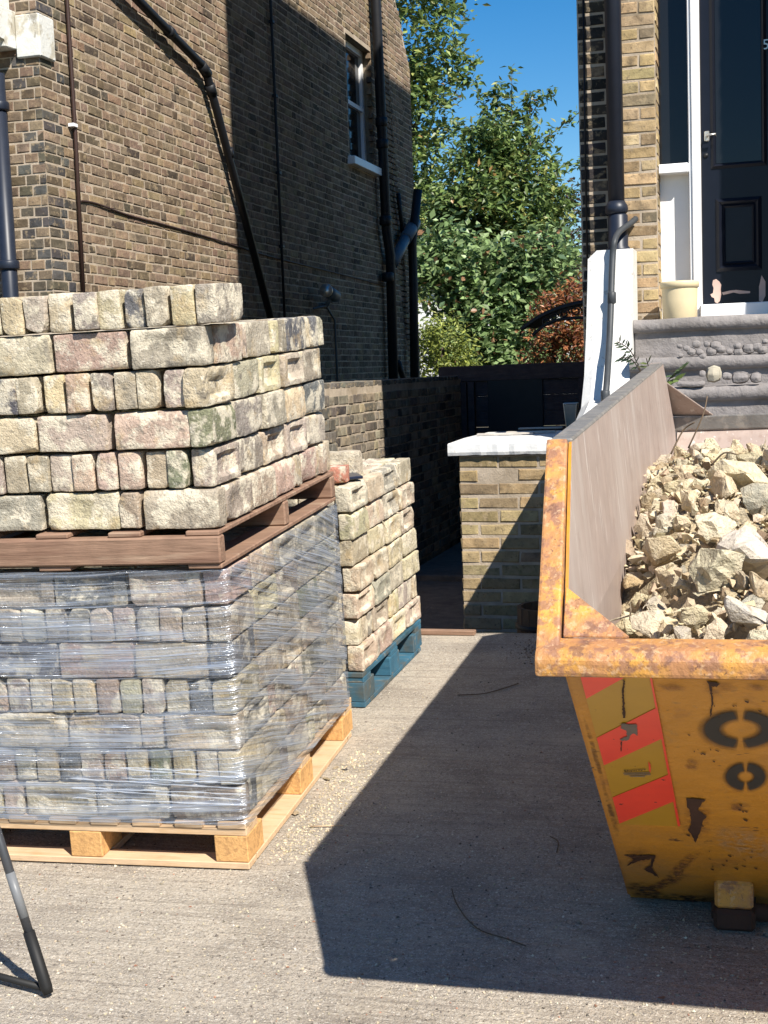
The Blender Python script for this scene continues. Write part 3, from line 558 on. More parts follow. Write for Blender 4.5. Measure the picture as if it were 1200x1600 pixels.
bm.faces.new(rows[0]); bm.faces.new(rows[-1][::-1]); bm_obj('coping', bm, MT['white'], gp)
for px, py, L_, a_ in ((790, 679, .34, .05), (830, 676, .3, .02), (845, 670, .28, .03)):
    p = on_z(px, py, zc1+.012); o = box('loose_board', -L_/2, L_/2, -.03, .03, 0, .010, MT['greywood'], None, .002); o.location = (p.x, p.y, zc1+.010+.002*py % .003); o.rotation_euler = (0, 0, a_)
    o.name = 'timber_offcut'; tag(o, {790: 'leftmost weathered board offcut lying on the white coping', 830: 'middle weathered board offcut lying on the white coping', 845: 'weathered board offcut on the white coping nearest the glass lantern'}[px], 'board', 'board offcuts on the coping')
# tapered glass lantern
lp = on_z(893, 668, zc1+.01); lan = thing('glass_lantern', 'dusty tapered glass lantern standing on the white coping by the parapet', 'lantern', (lp.x, lp.y, zc1+.01))
def taper_sq(name, r0, r1, z0, z1, mat, par):
    bm = bmesh.new(); A = [bm.verts.new((lp.x+a*r0, lp.y+b*r0, zc1+.012+z0)) for a, b in ((-1, -1), (1, -1), (1, 1), (-1, 1))]; B = [bm.verts.new((lp.x+a*r1, lp.y+b*r1, zc1+.012+z1)) for a, b in ((-1, -1), (1, -1), (1, 1), (-1, 1))]
    bm.faces.new(A[::-1]); bm.faces.new(B)
    for k in range(4): bm.faces.new((A[k], A[(k+1) % 4], B[(k+1) % 4], B[k]))
    return bm_obj(name, bm, mat, par)
taper_sq('glass_body', .026, .040, .012, .145, MT['clear'], lan); taper_sq('base', .03, .027, 0, .012, MT['lead'], lan)
bm = bmesh.new()
for a, b in ((-1, -1), (1, -1), (1, 1), (-1, 1)): add_tube(bm, [(lp.x+a*.028, lp.y+b*.028, zc1+.014), (lp.x+a*.042, lp.y+b*.042, zc1+.165)], .0035, 6)
for k in range(4):
    q = [(-1, -1), (1, -1), (1, 1), (-1, 1)]; a, b = q[k], q[(k+1) % 4]; add_tube(bm, [(lp.x+a[0]*.042, lp.y+a[1]*.042, zc1+.165), (lp.x+b[0]*.042, lp.y+b[1]*.042, zc1+.165)], .004, 6)
bm_obj('frame', bm, MT['metal'], lan)
# half barrel planter in the sunken strip
bx, by, bz = -1.07, 6.75, .36
brl = thing('barrel_planter', 'weathered wooden half barrel planter in the shade before the garden pier', 'planter', (bx, by, Z_LOW))
for k in range(18):
    a0, a1 = 2*math.pi*k/18+.01, 2*math.pi*(k+1)/18-.01; bm = bmesh.new(); lv = [(.155, Z_LOW+.01), (.178, .15), (.172, bz)]
    vo = [[bm.verts.new((bx+r*math.cos(a), by+r*math.sin(a), z)) for a in (a0, a1)] for r, z in lv]; vi = [[bm.verts.new((bx+(r-.02)*math.cos(a), by+(r-.02)*math.sin(a), z)) for a in (a0, a1)] for r, z in lv]
    for j in range(2): bm.faces.new((vo[j][0], vo[j][1], vo[j+1][1], vo[j+1][0])); bm.faces.new((vi[j][1], vi[j][0], vi[j+1][0], vi[j+1][1])); bm.faces.new((vo[j][0], vo[j+1][0], vi[j+1][0], vi[j][0])); bm.faces.new((vo[j][1], vi[j][1], vi[j+1][1], vo[j+1][1]))
    bm.faces.new((vo[2][0], vo[2][1], vi[2][1], vi[2][0])); bm_obj('stave', bm, MT['stainwood'], brl)
for zz, r in ((.05, .170), (.25, .182)): lathe('hoop', [(r-.006, 0), (r, .003), (r, .025), (r-.006, .028)], (bx, by, zz), MT['pipe'], brl, 24)
lathe('soil', [(.01, .285), (.15, .29), (.15, .30), (.01, .315)], (bx, by, 0), MT['soil'], brl, 20)
# timber batten on the edge of the drive
a, b = on_g(650, 989), on_g(746, 988); bt = bmesh.new(); add_box(bt, a.x, b.x, Y_EDGE-.06, Y_EDGE-.015, gz(a.x, 6.1)+.004, gz(a.x, 6.1)+.026)
tag(bm_obj('timber_batten', bt, MT['oldwood'], bevel=.003), 'thin timber batten lying along the far edge of the drive', 'timber')

# ------------------------------------------------------------------ slatted fence at the end of the passage
YFN = 12.42
fn = thing('wooden_fence', 'dark stained slatted wooden fence closing the passage between the houses', 'fence', (-2.0, YFN, Z_LOW))
ftl, ftr = on_y(686, 575, YFN), on_y(920, 563, YFN); fz = (ftl.z+ftr.z)/2
for k in range(12):
    z1_ = fz-k*.145; h_ = .1445 if k != 3 else .140
    box('slat', ftl.x, xa+.35, YFN+(0 if k else -.03), YFN+.025, z1_-h_, z1_, MT['fencewood'], fn, .004)
for px in (728, 740, 912): p = on_y(px, 650, YFN); box('post', p.x-.03, p.x+.03, YFN-.10, YFN-.031, Z_LOW, fz-.15, MT['fencewood'], fn, .004)
a, b = on_y(764, 660, YFN), on_y(848, 590, YFN); box('dark_panel', a.x, b.x, YFN-.026, YFN-.002, Z_LOW+.1, b.z, MT['pipe'], fn, .003)
# scrolled door canopy on the flank of the right house
cnp = thing('door_canopy', 'black scrolled iron canopy bracket jutting out before the green tree', 'canopy', (xa, 9.6, 2.0))
YC = 9.6; c0 = [on_y(*p, YC) for p in ((814, 515), (840, 497), (868, 484), (895, 476), (925, 471))]
tube('arch_rail', smooth_path(c0, 5), .016, MT['pipe'], cnp, 8); c1 = [on_y(*p, YC) for p in ((832, 524), (850, 509), (872, 500), (895, 497), (925, 496))]
tube('lower_rail', smooth_path(c1, 5), .012, MT['pipe'], cnp, 8)
for (x, y, r) in ((852, 503, 6), (866, 495, 7), (882, 490, 8), (900, 486, 9)):
    c = on_y(x, y, YC); rr = r*YC*1.02/FPX; tube('scroll', [c+Vector((rr*(1-.05*k)*math.cos(k*.6), 0, rr*(1-.05*k)*math.sin(k*.6))) for k in range(16)], .006, MT['pipe'], cnp, 6)
bm = bmesh.new(); sp = smooth_path(c0, 5); A = [bm.verts.new(p+Vector((0, 0, .02))) for p in sp]; B = [bm.verts.new(p+Vector((0, .7, .02))) for p in sp]
for k in range(len(sp)-1): bm.faces.new((A[k], A[k+1], B[k+1], B[k]))
bm_obj('canopy_sheet', bm, MT['pipe'], cnp)

# ================================================================== PALLETS AND BRICK STACKS
def g_frame(x, y, yaw, extra=0.):
    u = Vector((math.cos(yaw), math.sin(yaw), 0)); u.z = GX*u.x+GY*u.y; u.normalize(); n = Vector((-GX, -GY, 1)).normalized(); v = n.cross(u)
    o = Vector((x, y, gz(x, y)))+n*extra
    return Matrix(((u.x, v.x, n.x, o.x), (u.y, v.y, n.y, o.y), (u.z, v.z, n.z, o.z), (0, 0, 0, 1)))
CH1, CHU = .1043, .1105
fa = on_g(390, 1361); S1 = g_frame(fa.x, fa.y, math.radians(2.6), .004)
fb = on_g(571, 1107); S2 = g_frame(fb.x, fb.y, math.radians(-.8), .004)
def block_pallet(fr, W, D, mat, bmat, label, wob=.0):
    t = thing('wooden_pallet', label, 'pallet', fr.translation)
    for y0 in (0, (D-.1)/2, D-.1):                                # stringer boards across, under the deck
        box('stringer_board', -W, 0, y0, y0+.10, .100, .121, mat, t, .002, fr)
    n = 8; wd = .085
    for k in range(n): x0 = -W+(W-wd)*k/(n-1); box('deck_board', x0, x0+wd, -.004, D+.004, .1215, .1405, mat, t, .002, fr)
    for x0 in (-W, -W/2-.05, -.10):
        for y0 in (0, D/2-.07, D-.14): box('block', x0, x0+.10, y0, y0+.14, .0205, .0995, bmat, t, .003, fr)
    for x0 in (-W, -W/2-.05, -.102): box('bottom_board', x0-.0, x0+.103, .075, D-.075, .001, .0200, mat, t, .002, fr)
    for y0 in (-.002, D-.098): box('bottom_board', -W-.001, .001, y0, y0+.07, .0005, .0198, mat, t, .002, fr)
block_pallet(S1, 1.0, 1.2, MT['pine'], MT['block'], 'new pale pine pallet on the drive under the film-wrapped bricks')
block_pallet(S2, 1.0, .88, MT['bluewood'], MT['bluewood'], 'blue painted pallet under the far short brick stack')
ZU = .1415+7*CH1+.006                                             # underside of the upper pallet
U1 = S1@Matrix.Translation((.0, -.006, ZU)); PH = .108
t = thing('wooden_pallet', 'reddish brown old pallet lying on top of the film-wrapped bricks', 'pallet', U1.translation)
for y0 in (-.02, .58, 1.14): box('stringer', -1.02, .0, y0, y0+.045, .0155, .0925, MT['oldwood'], t, .005, U1)
for x0 in (-1.0, -.78, -.55, -.33, -.10): box('deck_board', x0, x0+.098, -.012, 1.19, .093, .107, MT['oldwood'], t, .003, U1)
for x0 in (-1.0, -.55, -.10): box('bottom_board', x0, x0+.099, -.012, 1.19, .001, .015, MT['oldwood'], t, .003, U1)

BL, BT2, = .219, .0635
def bricks_meshes(h, s0):
    fr_ = [round_box('brick', BL, BT2, h, 16, 7, 10, .0045, .0032, 18, s0+i, MT['loose'], frog=.014 if i % 2 == 0 else .006, chips=3) for i in range(6)]
    pl_ = [round_box('brick', BL, BT2, h, 16, 7, 10, .0045, .0034, 15, s0+50+i, MT['loose'], chips=3) for i in range(6)]
    return fr_, pl_
LB1 = bricks_meshes(.099, 1); LBU = bricks_meshes(.1045, 11)
LTAB = [(3.4, (.45, .375, .265), 'pale buff'), (3, (.40, .345, .265), 'greyish buff'), (1.6, (.41, .31, .245), 'pinkish'), (2.2, (.31, .27, .215), 'grey brown'), (.6, (.135, .135, .135), 'blue grey'), (1.0, (.49, .415, .265), 'creamy yellow'), (.22, (.21, .21, .14), 'mossy green')]
ORD = ['first', 'second', 'third', 'fourth', 'fifth', 'sixth', 'seventh', 'eighth', 'ninth', 'tenth', 'eleventh', 'twelfth', 'thirteenth', 'fourteenth', 'fifteenth', 'sixteenth', 'seventeenth']
def build_stack(fr, W, D, z0, nl, ch, meshes, first_type, jit, tab, name, group, skip=lambda *a: False, fill=.3, only_front=None, top_all=False, miss=0.):
    core_v, core_f, core_c = [], [], []; cnt = 0
    R3 = fr.to_3x3()
    for l in range(nl):
        ty = (first_type+l) % 2                                  # 0: ends to the front, 1: long faces to the front
        items = []                                               # (cx, cy, turn, face, index)
        if ty == 0:
            cols = int(W/.0707); rows = int(D/.229)
            for i in range(cols):
                for j in range(rows): items.append((-.036-.0707*i, .113+.229*j, 1, i, j))
        else:
            x = 0; i = 0
            fillat = rng.choice((0, 1, 2, 3, 9)) if fill else 9; rows = int(D/.0707)
            while x < W-.1:
                ln = .0707 if i == fillat else .228
                if ln < .1:
                    for j in range(int(D/.229)): items.append((-x-.036, .113+.229*j, 1, i, j))
                elif i == 0:                                     # the flank mixes brick ends and long faces
                    items.append((-x-.113, .036, 0, 0, 0)); cy_, j = .0707, 1
                    while cy_ < D-.06:
                        if rng.random() < .36 and cy_+.229 < D+.02:
                            items.append((-x-.036, cy_+.1135, 1, 0, j)); [items.append((-x-.072-.0707*q-.036, cy_+.1135, 1, 30, j)) for q in range(2)]; cy_ += .229
                        else: items.append((-x-.113, cy_+.0355, 0, 0, j)); cy_ += .0707+rng.choice((0, 0, .003))
                        j += 1
                else:
                    for j in range(rows): items.append((-x-.113, .036+.0707*j, 0, i, j))
                x += ln; i += 1
        shx, shy = rng.uniform(-jit, jit)*.8, rng.uniform(-jit, jit)*.8
        if only_front and l == nl-1: shx += .05
        for cx, cy, turn, i, j in items:
            if only_front and l == nl-1 and not only_front(cx, cy): continue
            if skip(l, i, j, turn, cx, cy): continue
            z = z0+ch*(l+.5)
            front, side = (j == 0), (i == 0); top = top_all and l == nl-1
            if only_front and l == nl-2: top = False
            jj = jit if (front or side or top) else .001
            p = Vector((cx+shx+rng.uniform(-jj, jj)*.7, cy+shy+rng.uniform(-jj, jj)*.7, z))
            wp_ = fr@p; px, py, d = to_px(wp_)
            seen = (front or side or top) and px > -45 and rng.random() >= miss*(side and not front)
            if (front or side or top) and px > -45 and not seen and miss: continue
            if seen:
                yaw = (math.pi/2 if turn else 0)+rng.uniform(-1, 1)*jit*3.2
                me = rng.choice(meshes[0] if rng.random() < .55 else meshes[1])
                if turn and side: yaw = math.pi/2 + (rng.uniform(-1, 1)*jit*3)
                elif rng.random() < .5: yaw += math.pi
                if turn == 0 and front and not rng.random() < .3: yaw = rng.uniform(-1, 1)*jit*3
                w_, c, word = rng.choices(tab, [q[0] for q in tab])[0]
                o = bpy.data.objects.new('brick', me); col.objects.link(o)
                o.matrix_world = fr@Matrix.Translation(p)@Matrix.Rotation(yaw, 4, 'Z')@Matrix.Rotation(rng.uniform(-1, 1)*jit*.7, 4, 'Y')@Matrix.Rotation(rng.uniform(-1, 1)*jit*1.2, 4, 'X')@Matrix.Diagonal((rng.uniform(.96, 1.015), rng.uniform(.90, 1.05), rng.uniform(.95, 1.02), 1))
                o.color = vary(c, .16, .05)+(1,)
                if front and side: where = 'at the corner'
                elif front: where = f'front, {ORD[min(i, 16)]} from corner'
                elif side: where = f'right side, {ORD[min(j, 16)]} from corner'
                else: where = f'on top, {ORD[min(j, 16)]} row, {ORD[min(i, 16)]} inward'
                tag(o, f'{word} brick, {name}, {ORD[nl-1-l]} course down, {where}', 'brick', group); cnt += 1
            elif (i < 3 or j < 3 or l == nl-1) or True:
                hx, hy = (.033, .110) if turn else (.110, .033); b0 = len(core_v)
                for dz in (-ch/2+.002, ch/2-.002):
                    for ax, ay in ((-1, -1), (1, -1), (1, 1), (-1, 1)): core_v.append(fr@(p+Vector((ax*hx, ay*hy, dz))))
                for f in ((3, 2, 1, 0), (4, 5, 6, 7), (0, 1, 5, 4), (1, 2, 6, 5), (2, 3, 7, 6), (3, 0, 4, 7)): core_f.append([b0+q for q in f])
                cc = vary(rng.choices(tab, [q[0] for q in tab])[0][1], .16); core_c += [cc]*6
    me = mesh_of('stacked_bricks', core_v, core_f, MT['loosea']); set_face_cols(me, core_c)
    tag(link('stacked_bricks', me), f'hidden inner and far bricks of the {name}', 'bricks', kind='stuff')
    return cnt
MT['loosea'] = mk('reclaimed_brick_mass', src='attr', val=.28, rough=.95, spec=.15, rnd=False, layers=(
    (13, .50, .57, (.66, .59, .455), (1, 1, 1), 7, .80), (9, .57, .66, (.46, .335, .175), (1, 1, 1), 6, .55), (17, .60, .66, (.15, .135, .115), (1, 1, 1), 6, .65), (70, .58, .68, (.17, .15, .125), (1, 1, 1), 4, .55), (85, .60, .70, (.74, .69, .58), (1, 1, 1), 3, .55)),
    bump=((30, .005), (85, .005), (200, .002)))
n1 = build_stack(S1, 1.0, 1.19, .1415, 7, CH1, LB1, 1, .003, LTAB, 'film-wrapped stack', 'bricks of the film-wrapped stack')
n2 = build_stack(U1, 1.0, 1.19, PH+.002, 6, CHU, LBU, 1, .010, LTAB, 'tall upper stack', 'bricks of the upper stack', only_front=lambda x, y: y < .24)
YT = [(3, (.47, .395, .275), 'pale buff'), (1.6, (.50, .43, .285), 'creamy yellow'), (2, (.42, .365, .28), 'greyish buff'), (1, (.34, .30, .235), 'grey brown'), (.5, (.42, .33, .255), 'pinkish')]
n3 = build_stack(S2, 1.0, .92, .1415, 7, .1055, LB1, 0, .009, YT, 'far short stack', 'bricks of the far short stack', top_all=True, fill=.3, skip=lambda l, i, j, t, cx, cy: (l in (2, 4) and j == 0 and -.30 < cx < -.22) or (l == 6 and cy > .7 and cx < -.3))
print('loose bricks', n1, n2, n3)
# things lying on the far stack
ztop2 = .1415+7*.1055
def lone_brick(px, py, Z, cl, label, yaw=0, sc_=(1, 1, 1), flat=False):
    o = bpy.data.objects.new('brick', LB1[1][rng.randrange(6)]); col.objects.link(o); o.color = cl+(1,)
    p = S2@Vector((px, py, Z)); o.matrix_world = S2@Matrix.Translation((px, py, Z))@Matrix.Rotation(yaw, 4, 'Z')@(Matrix.Rotation(math.pi/2, 4, 'X') if flat else Matrix.Identity(4))@Matrix.Diagonal(sc_+(1,)); return tag(o, label, 'brick')
lone_brick(-.105, .09, ztop2+.036, (.46, .20, .14), 'salmon red half brick lying on top of the far short stack', .1, (.55, 1, 1), True)
lone_brick(-.16, .30, ztop2+.053, (.44, .38, .29), 'grey buff brick standing on the far stack behind the red half brick', .1)
bp = bmesh.new(); add_box(bp, -.04, .04, -.08, .08, 0, .012, S2@Matrix.Translation((-.075, .22, ztop2+.006))@Matrix.Rotation(.5, 4, 'Z'))
tag(bm_obj('smartphone', bp, MT['phone'], bevel=.003), 'dark blue smartphone lying on top of the far short stack', 'phone')

# ------------------------------------------------------------------ stretch film round the lower stack
def film_material():
    m = bpy.data.materials.new('stretch_film'); m.use_nodes = True; N = m.node_tree.nodes; L = m.node_tree.links; N.remove(N['Principled BSDF'])
    uv = N.new('ShaderNodeUVMap'); 
    def nz(sx, sy, scale, det, dist=0., off=0):
        mp = N.new('ShaderNodeMapping'); L.new(uv.outputs[0], mp.inputs[0]); mp.inputs['Scale'].default_value = (sx, sy, 1); mp.inputs['Location'].default_value = (off, off, 0)
        t = N.new('ShaderNodeTexNoise'); L.new(mp.outputs[0], t.inputs[0]); t.inputs['Scale'].default_value = scale; t.inputs['Detail'].default_value = det; t.inputs['Distortion'].default_value = dist; return t.outputs[0]
    fine = nz(.8, 34, 2.2, 4, .35); broad = nz(1.1, 8, 1.6, 4, .5, 4.); vf = nz(1.4, 90, 2.5, 3, .3, 9.)
    def rng_(s, a, b, c, d):
        r = N.new('ShaderNodeMapRange'); L.new(s, r.inputs[0]); r.inputs[1].default_value = a; r.inputs[2].default_value = b; r.inputs[3].default_value = c; r.inputs[4].default_value = d; return r.outputs[0]
    def add(a, b):
        q = N.new('ShaderNodeMath'); q.operation = 'ADD'; L.new(a, q.inputs[0]); L.new(b, q.inputs[1]); q.use_clamp = True; return q.outputs[0]
    fac = add(add(rng_(fine, .46, .64, .04, .58), rng_(broad, .47, .64, .0, .50)), rng_(vf, .55, .67, 0, .45))
    tr = N.new('ShaderNodeBsdfTransparent'); tr.inputs[0].default_value = (.93, .945, .97, 1)
    df = N.new('ShaderNodeBsdfDiffuse'); df.inputs[0].default_value = (.50, .56, .66, 1)
    tl = N.new('ShaderNodeBsdfTranslucent'); tl.inputs[0].default_value = (.45, .53, .67, 1)
    gl = N.new('ShaderNodeBsdfGlossy'); gl.inputs['Roughness'].default_value = .22; gl.inputs[0].default_value = (.80, .86, .95, 1)
    bp = N.new('ShaderNodeBump'); bp.inputs['Distance'].default_value = .012; L.new(add(fine, rng_(vf, 0, 1, 0, .5)), bp.inputs['Height'])
    for s in (df, gl): L.new(bp.outputs[0], s.inputs['Normal'])
    m0 = N.new('ShaderNodeMixShader'); m0.inputs[0].default_value = .35; L.new(df.outputs[0], m0.inputs[1]); L.new(tl.outputs[0], m0.inputs[2])
    m1 = N.new('ShaderNodeMixShader'); m1.inputs[0].default_value = .38; L.new(m0.outputs[0], m1.inputs[1]); L.new(gl.outputs[0], m1.inputs[2])
    m2 = N.new('ShaderNodeMixShader'); L.new(fac, m2.inputs[0]); L.new(tr.outputs[0], m2.inputs[1]); L.new(m1.outputs[0], m2.inputs[2])
    L.new(m2.outputs[0], N['Material Output'].inputs[0]); return m
MT['film'] = film_material()
def film():
    W, D, off = 1.0, 1.15, .014; z0, z1 = .136, .1415+7*CH1+.004; r = .03
    cs = [(-W-off, -off), (off, -off), (off, D+off), (-W-off, D+off)]; path = []
    for k in range(4):
        a, b = Vector(cs[k]), Vector(cs[(k+1) % 4]); dd = (b-a).normalized(); nn = Vector((dd.y, -dd.x)); n = 44; L_ = (b-a).length
        for q in range(n): 
            s_ = q/n*(L_-2*r)+r; path.append((a+dd*s_, nn))
        path.append((b-dd*r, nn)); nx = Vector((nn.y*-1, nn.x)); c = b-dd*r-nn*r
        for q in (1, 2): an = q/3*math.pi/2; path.append((c+nn*r*math.cos(an)+dd*r*math.sin(an), (nn*math.cos(an)+dd*math.sin(an))))
    V, F, UVs = [], [], []; nh = 56; s_ = 0; ss = []
    for i, (p, nn) in enumerate(path):
        if i: s_ += (p-path[i-1][0]).length
        ss.append(s_)
        for j in range(nh+1):
            t = j/nh; z = z0+(z1-z0)*t; tilt = t*(z1-z0)+.03*math.sin(s_*2.1)-(.05*s_ if s_ < 1.0 else .05-.34*(s_-1.0) if s_ < 2.2 else -.36+.1*(s_-2.2))
            w_ = .0035*mnoise.noise(Vector((s_*2.2, tilt*42, 1)))+.0022*mnoise.noise(Vector((s_*3, tilt*95, 7)))
            q = p+nn*w_; V.append(S1@Vector((q.x, q.y, z+.004*mnoise.noise(Vector((s_*5, t*3, 2))))))
            UVs.append((s_, tilt))
    n = len(path)
    for i in range(n-1):
        for j in range(nh): F.append((i*(nh+1)+j, (i+1)*(nh+1)+j, (i+1)*(nh+1)+j+1, i*(nh+1)+j+1))
    me = mesh_of('stretch_film', V, F, MT['film'], True); uv = me.uv_layers.new(name='UVMap')
    for lp_ in me.loops: uv.data[lp_.index].uv = UVs[lp_.vertex_index]
    f = link('stretch_film', me); tag(f, 'clear streaked stretch film wrapped round the lower pallet of bricks', 'film')
    # ropy folds near the bottom
    for k in range(7):
        zz = .20+.016*k; bm = bmesh.new(); pts = []
        for q in range(26):
            x = -.52+.535*q/25 if k < 4 else -.36+.375*q/25
            pts.append(S1@Vector((x, -off-.004, zz+.02*(1-q/25)*(1 if k % 2 else .4)+.004*mnoise.noise(Vector((q*.4, k, 0))))))
        add_tube(bm, pts, [.0032*(.4+abs(mnoise.noise(Vector((q*.3, k*3, 1))))*1.6) for q in range(26)], 6); bm_obj('film_fold', bm, MT['film2'], f, True)
def film2():
    m = bpy.data.materials.new('film_fold'); m.use_nodes = True; b = m.node_tree.nodes['Principled BSDF']
    b.inputs['Base Color'].default_value = (.62, .68, .78, 1); b.inputs['Roughness'].default_value = .14; b.inputs['Alpha'].default_value = .26; return m
MT['film2'] = film2(); film()

# ================================================================== SKIP
oy_ = 3.42; K = g_frame(-.352, oy_, 0, .012); KW = 1.75
sk = thing('skip', 'battered amber steel builders skip heaped with rubble beside the front steps', 'skip', K.translation)
NR, FRR = (-1.03, .90), (2.17, 1.0)
P2, P3 = (-.655, 1.262), (1.90, 1.262)
def sx(z): return .016*z/.9 if z <= .9 else .016-.028*(z-.9)/.362
fl = (1.2+(FRR[0]-1.2)*.9, .9)
for side in (0, 1):
    for prof in ([(0, 0), NR, fl, (1.2, 0)], [NR, P2, P3, FRR, fl]):
        bm = bmesh.new(); th = .006; n = len(prof)
        A = [bm.verts.new(K@Vector(((sx(z) if not side else KW-sx(z)), y, z))) for y, z in prof]; B_ = [bm.verts.new(K@Vector(((sx(z)-th if not side else KW-sx(z)+th), y, z))) for y, z in prof]
        fi = bm.faces.new(A); fo = bm.faces.new(B_[::-1])
        for k in range(n): bm.faces.new((A[k], A[(k+1) % n], B_[(k+1) % n], B_[k]))
        fi.material_index = 1; o = bm_obj('side_panel', bm, MT['skipout'], sk); o.data.materials.append(MT['skipin'])
def slab(name, y0, z0, y1, z1, th, mi):
    bm = bmesh.new(); d = Vector((0, y1-y0, z1-z0)).normalized(); nn = Vector((0, -d.z, d.y)) if mi == 0 else Vector((0, d.z, -d.y))
    ins = [Vector((.001, y0, z0)), Vector((KW-.001, y0, z0)), Vector((KW-sx(min(z1, .9))-.001, y1, z1)), Vector((sx(min(z1, .9))+.001, y1, z1))]
    A = [bm.verts.new(K@p) for p in ins]; B = [bm.verts.new(K@(p-Vector((0, 0, th)))) for p in ins]
    f = bm.faces.new(A); bm.faces.new(B[::-1]); f.material_index = 1
    for k in range(4): bm.faces.new((A[k], A[(k+1) % 4], B[(k+1) % 4], B[k]))
    o = bm_obj(name, bm, MT['skipout'], sk); o.data.materials.append(MT['skipin']); return o
slab('end_panel', 0, .001, NR[0]+.01, NR[1]-.01, .008, 0); slab('end_panel', 1.2, .001, FRR[0]-.01, FRR[1]-.01, .008, 0)
box('floor_panel', .002, KW-.002, .002, 1.198, -.008, 0, MT['skipout'], sk, 0, K)
def rim_bar(name, poly, d0, d1, mat, bev=.006):
    bm = bmesh.new(); A = [bm.verts.new(K@(Vector(p)+Vector(d0))) for p in poly]; B = [bm.verts.new(K@(Vector(p)+Vector(d1))) for p in poly]; n = len(poly)
    bm.faces.new(A); bm.faces.new(B[::-1])
    for k in range(n): bm.faces.new((A[k], A[(k+1) % n], B[(k+1) % n], B[k]))
    return bm_obj(name, bm, mat, sk, bevel=bev, seg=2)
ny, nz_ = NR
rim_bar('end_rim', [(0, ny+.035, nz_+.050), (0, ny-.022, nz_+.042), (0, ny-.036, nz_+.026), (0, ny-.036, nz_-.004), (0, ny-.010, nz_-.010), (0, ny+.03, nz_-.004)], (-.036, 0, 0), (KW+.036, 0, 0), MT['skiprim'], .007)
fy, fz_ = FRR
rim_bar('end_rim', [(0, fy-.04, fz_+.04), (0, fy+.045, fz_+.03), (0, fy+.05, fz_-.03), (0, fy-.03, fz_-.02)], (-.082, 0, 0), (KW+.082, 0, 0), MT['skiptop'])
for s in (0, 1):
    for (ya, za), (yb, zb), mt_ in (((ny-.016, nz_+.030), (P2[0], P2[1]+.006), 'skiprim'), ((fy+.02, fz_+.02), (P3[0], P3[1]+.006), 'skipin')):
        d = Vector((0, yb-ya, zb-za)).normalized(); nn = Vector((0, -d.z, d.y)) if yb > ya else Vector((0, d.z, -d.y))
        x0, x1 = (-.036, .006) if s == 0 else (KW-.012, KW+.034); xs2 = -.026 if s == 0 else .026; a = Vector((0, ya, za)); b = Vector((0, yb, zb))
        bm = bmesh.new(); vs = [[bm.verts.new(K@(q+Vector((x+xo, 0, 0))+nn*h)) for x, h in ((x0, -.045), (x1, -.045), (x1, .004), (x0, .004))] for q, xo in ((a, 0), (b, xs2))]
        bm.faces.new(vs[0][::-1]); bm.faces.new(vs[1])
        for k in range(4): bm.faces.new((vs[0][k], vs[0][(k+1) % 4], vs[1][(k+1) % 4], vs[1][k]))
        bm_obj('sloping_rim', bm, MT[mt_], sk, bevel=.005, seg=2)
    x0, x1 = (-.062, -.010) if s == 0 else (KW+.010, KW+.062)
    box('side_rim', x0+.004, x1-.002, P2[0]+.012, P3[0]-.012, 1.250, 1.269, MT['skiptop'], sk, .004, K)
# corner gussets
def gusset(pts, mat):
    bm = bmesh.new(); A = [bm.verts.new(K@Vector(p)) for p in pts]; B = [bm.verts.new(K@(Vector(p)-Vector((0, 0, .006)))) for p in pts]
    bm.faces.new(A); bm.faces.new(B[::-1])
    for k in range(3): bm.faces.new((A[k], A[(k+1) % 3], B[(k+1) % 3], B[k]))
    bm_obj('gusset', bm, mat, sk, bevel=.0015)
gusset([(.008, ny+.026, nz_+.056), (.125, ny+.030, nz_+.054), (.004, ny+.108, nz_+.128)], MT['skiprim'])
gusset([(KW+.018, ny+.030, nz_+.052), (KW-.135, ny+.040, nz_+.048), (KW+.018, ny+.175, nz_+.172)], MT['skiprim'])
gusset([(-.018, fy-.02, fz_+.045), (.16, fy-.03, fz_+.043), (-.018, fy-.20, fz_+.20)], MT['skipin'])
# --- decals, scars and lettering on the near end: painted or stuck flat on the sloping plate
e0 = K@Vector((0, 0, -.007)); e1 = K@Vector((0, NR[0]+.01, NR[1]-.018)); ed = (e1-e0).normalized(); eu = (K.to_3x3()@Vector((1, 0, 0))).normalized(); en = eu.cross(ed)
if en.z > 0: en = -en
RJ = random.Random(77)
def endp(x, y, lift): return on_plane(x, y, e0+en*lift, en)
def decal(name, pts, mat, lift=.0025, par=sk):
    if name == 'scar':                                        # torn, uneven outline
        q = []
        for i in range(len(pts)):
            (x0_, y0_), (x1_, y1_) = pts[i], pts[(i+1) % len(pts)]; l_ = math.hypot(x1_-x0_, y1_-y0_); n = max(1, int(l_/2.2))
            for k in range(n):
                t = k/n; j = (.9 if k else .3)*min(1, l_/8); q.append((x0_+(x1_-x0_)*t+RJ.uniform(-j, j), y0_+(y1_-y0_)*t+RJ.uniform(-j, j)))
        pts = q
    bm = bmesh.new(); bm.faces.new([bm.verts.new(endp(x, y, lift)) for x, y in pts]); o = bm_obj(name, bm, mat, par)
    return o
def lerp2(a, b, t): return (a[0]+(b[0]-a[0])*t, a[1]+(b[1]-a[1])*t)
cl = [(905, 1050), (968, 1288)]; cr = [(1016, 1056), (1061, 1291)]
brd = decal('marker_board', [cl[0], cr[0], cr[1], cl[1]], MT['chev_amb'], .0020)
lt = lambda y: lerp2(cl[0], cl[1], (y-1050)/238.); rt = lambda y: lerp2(cr[0], cr[1], (y-1056)/235.)
decal('red_stripe', [lt(1051), (984, 1054), lt(1092)], MT['chev_red'], .0032, brd)
decal('red_stripe', [lt(1153), rt(1106), rt(1154), lt(1196)], MT['chev_red'], .0032, brd)
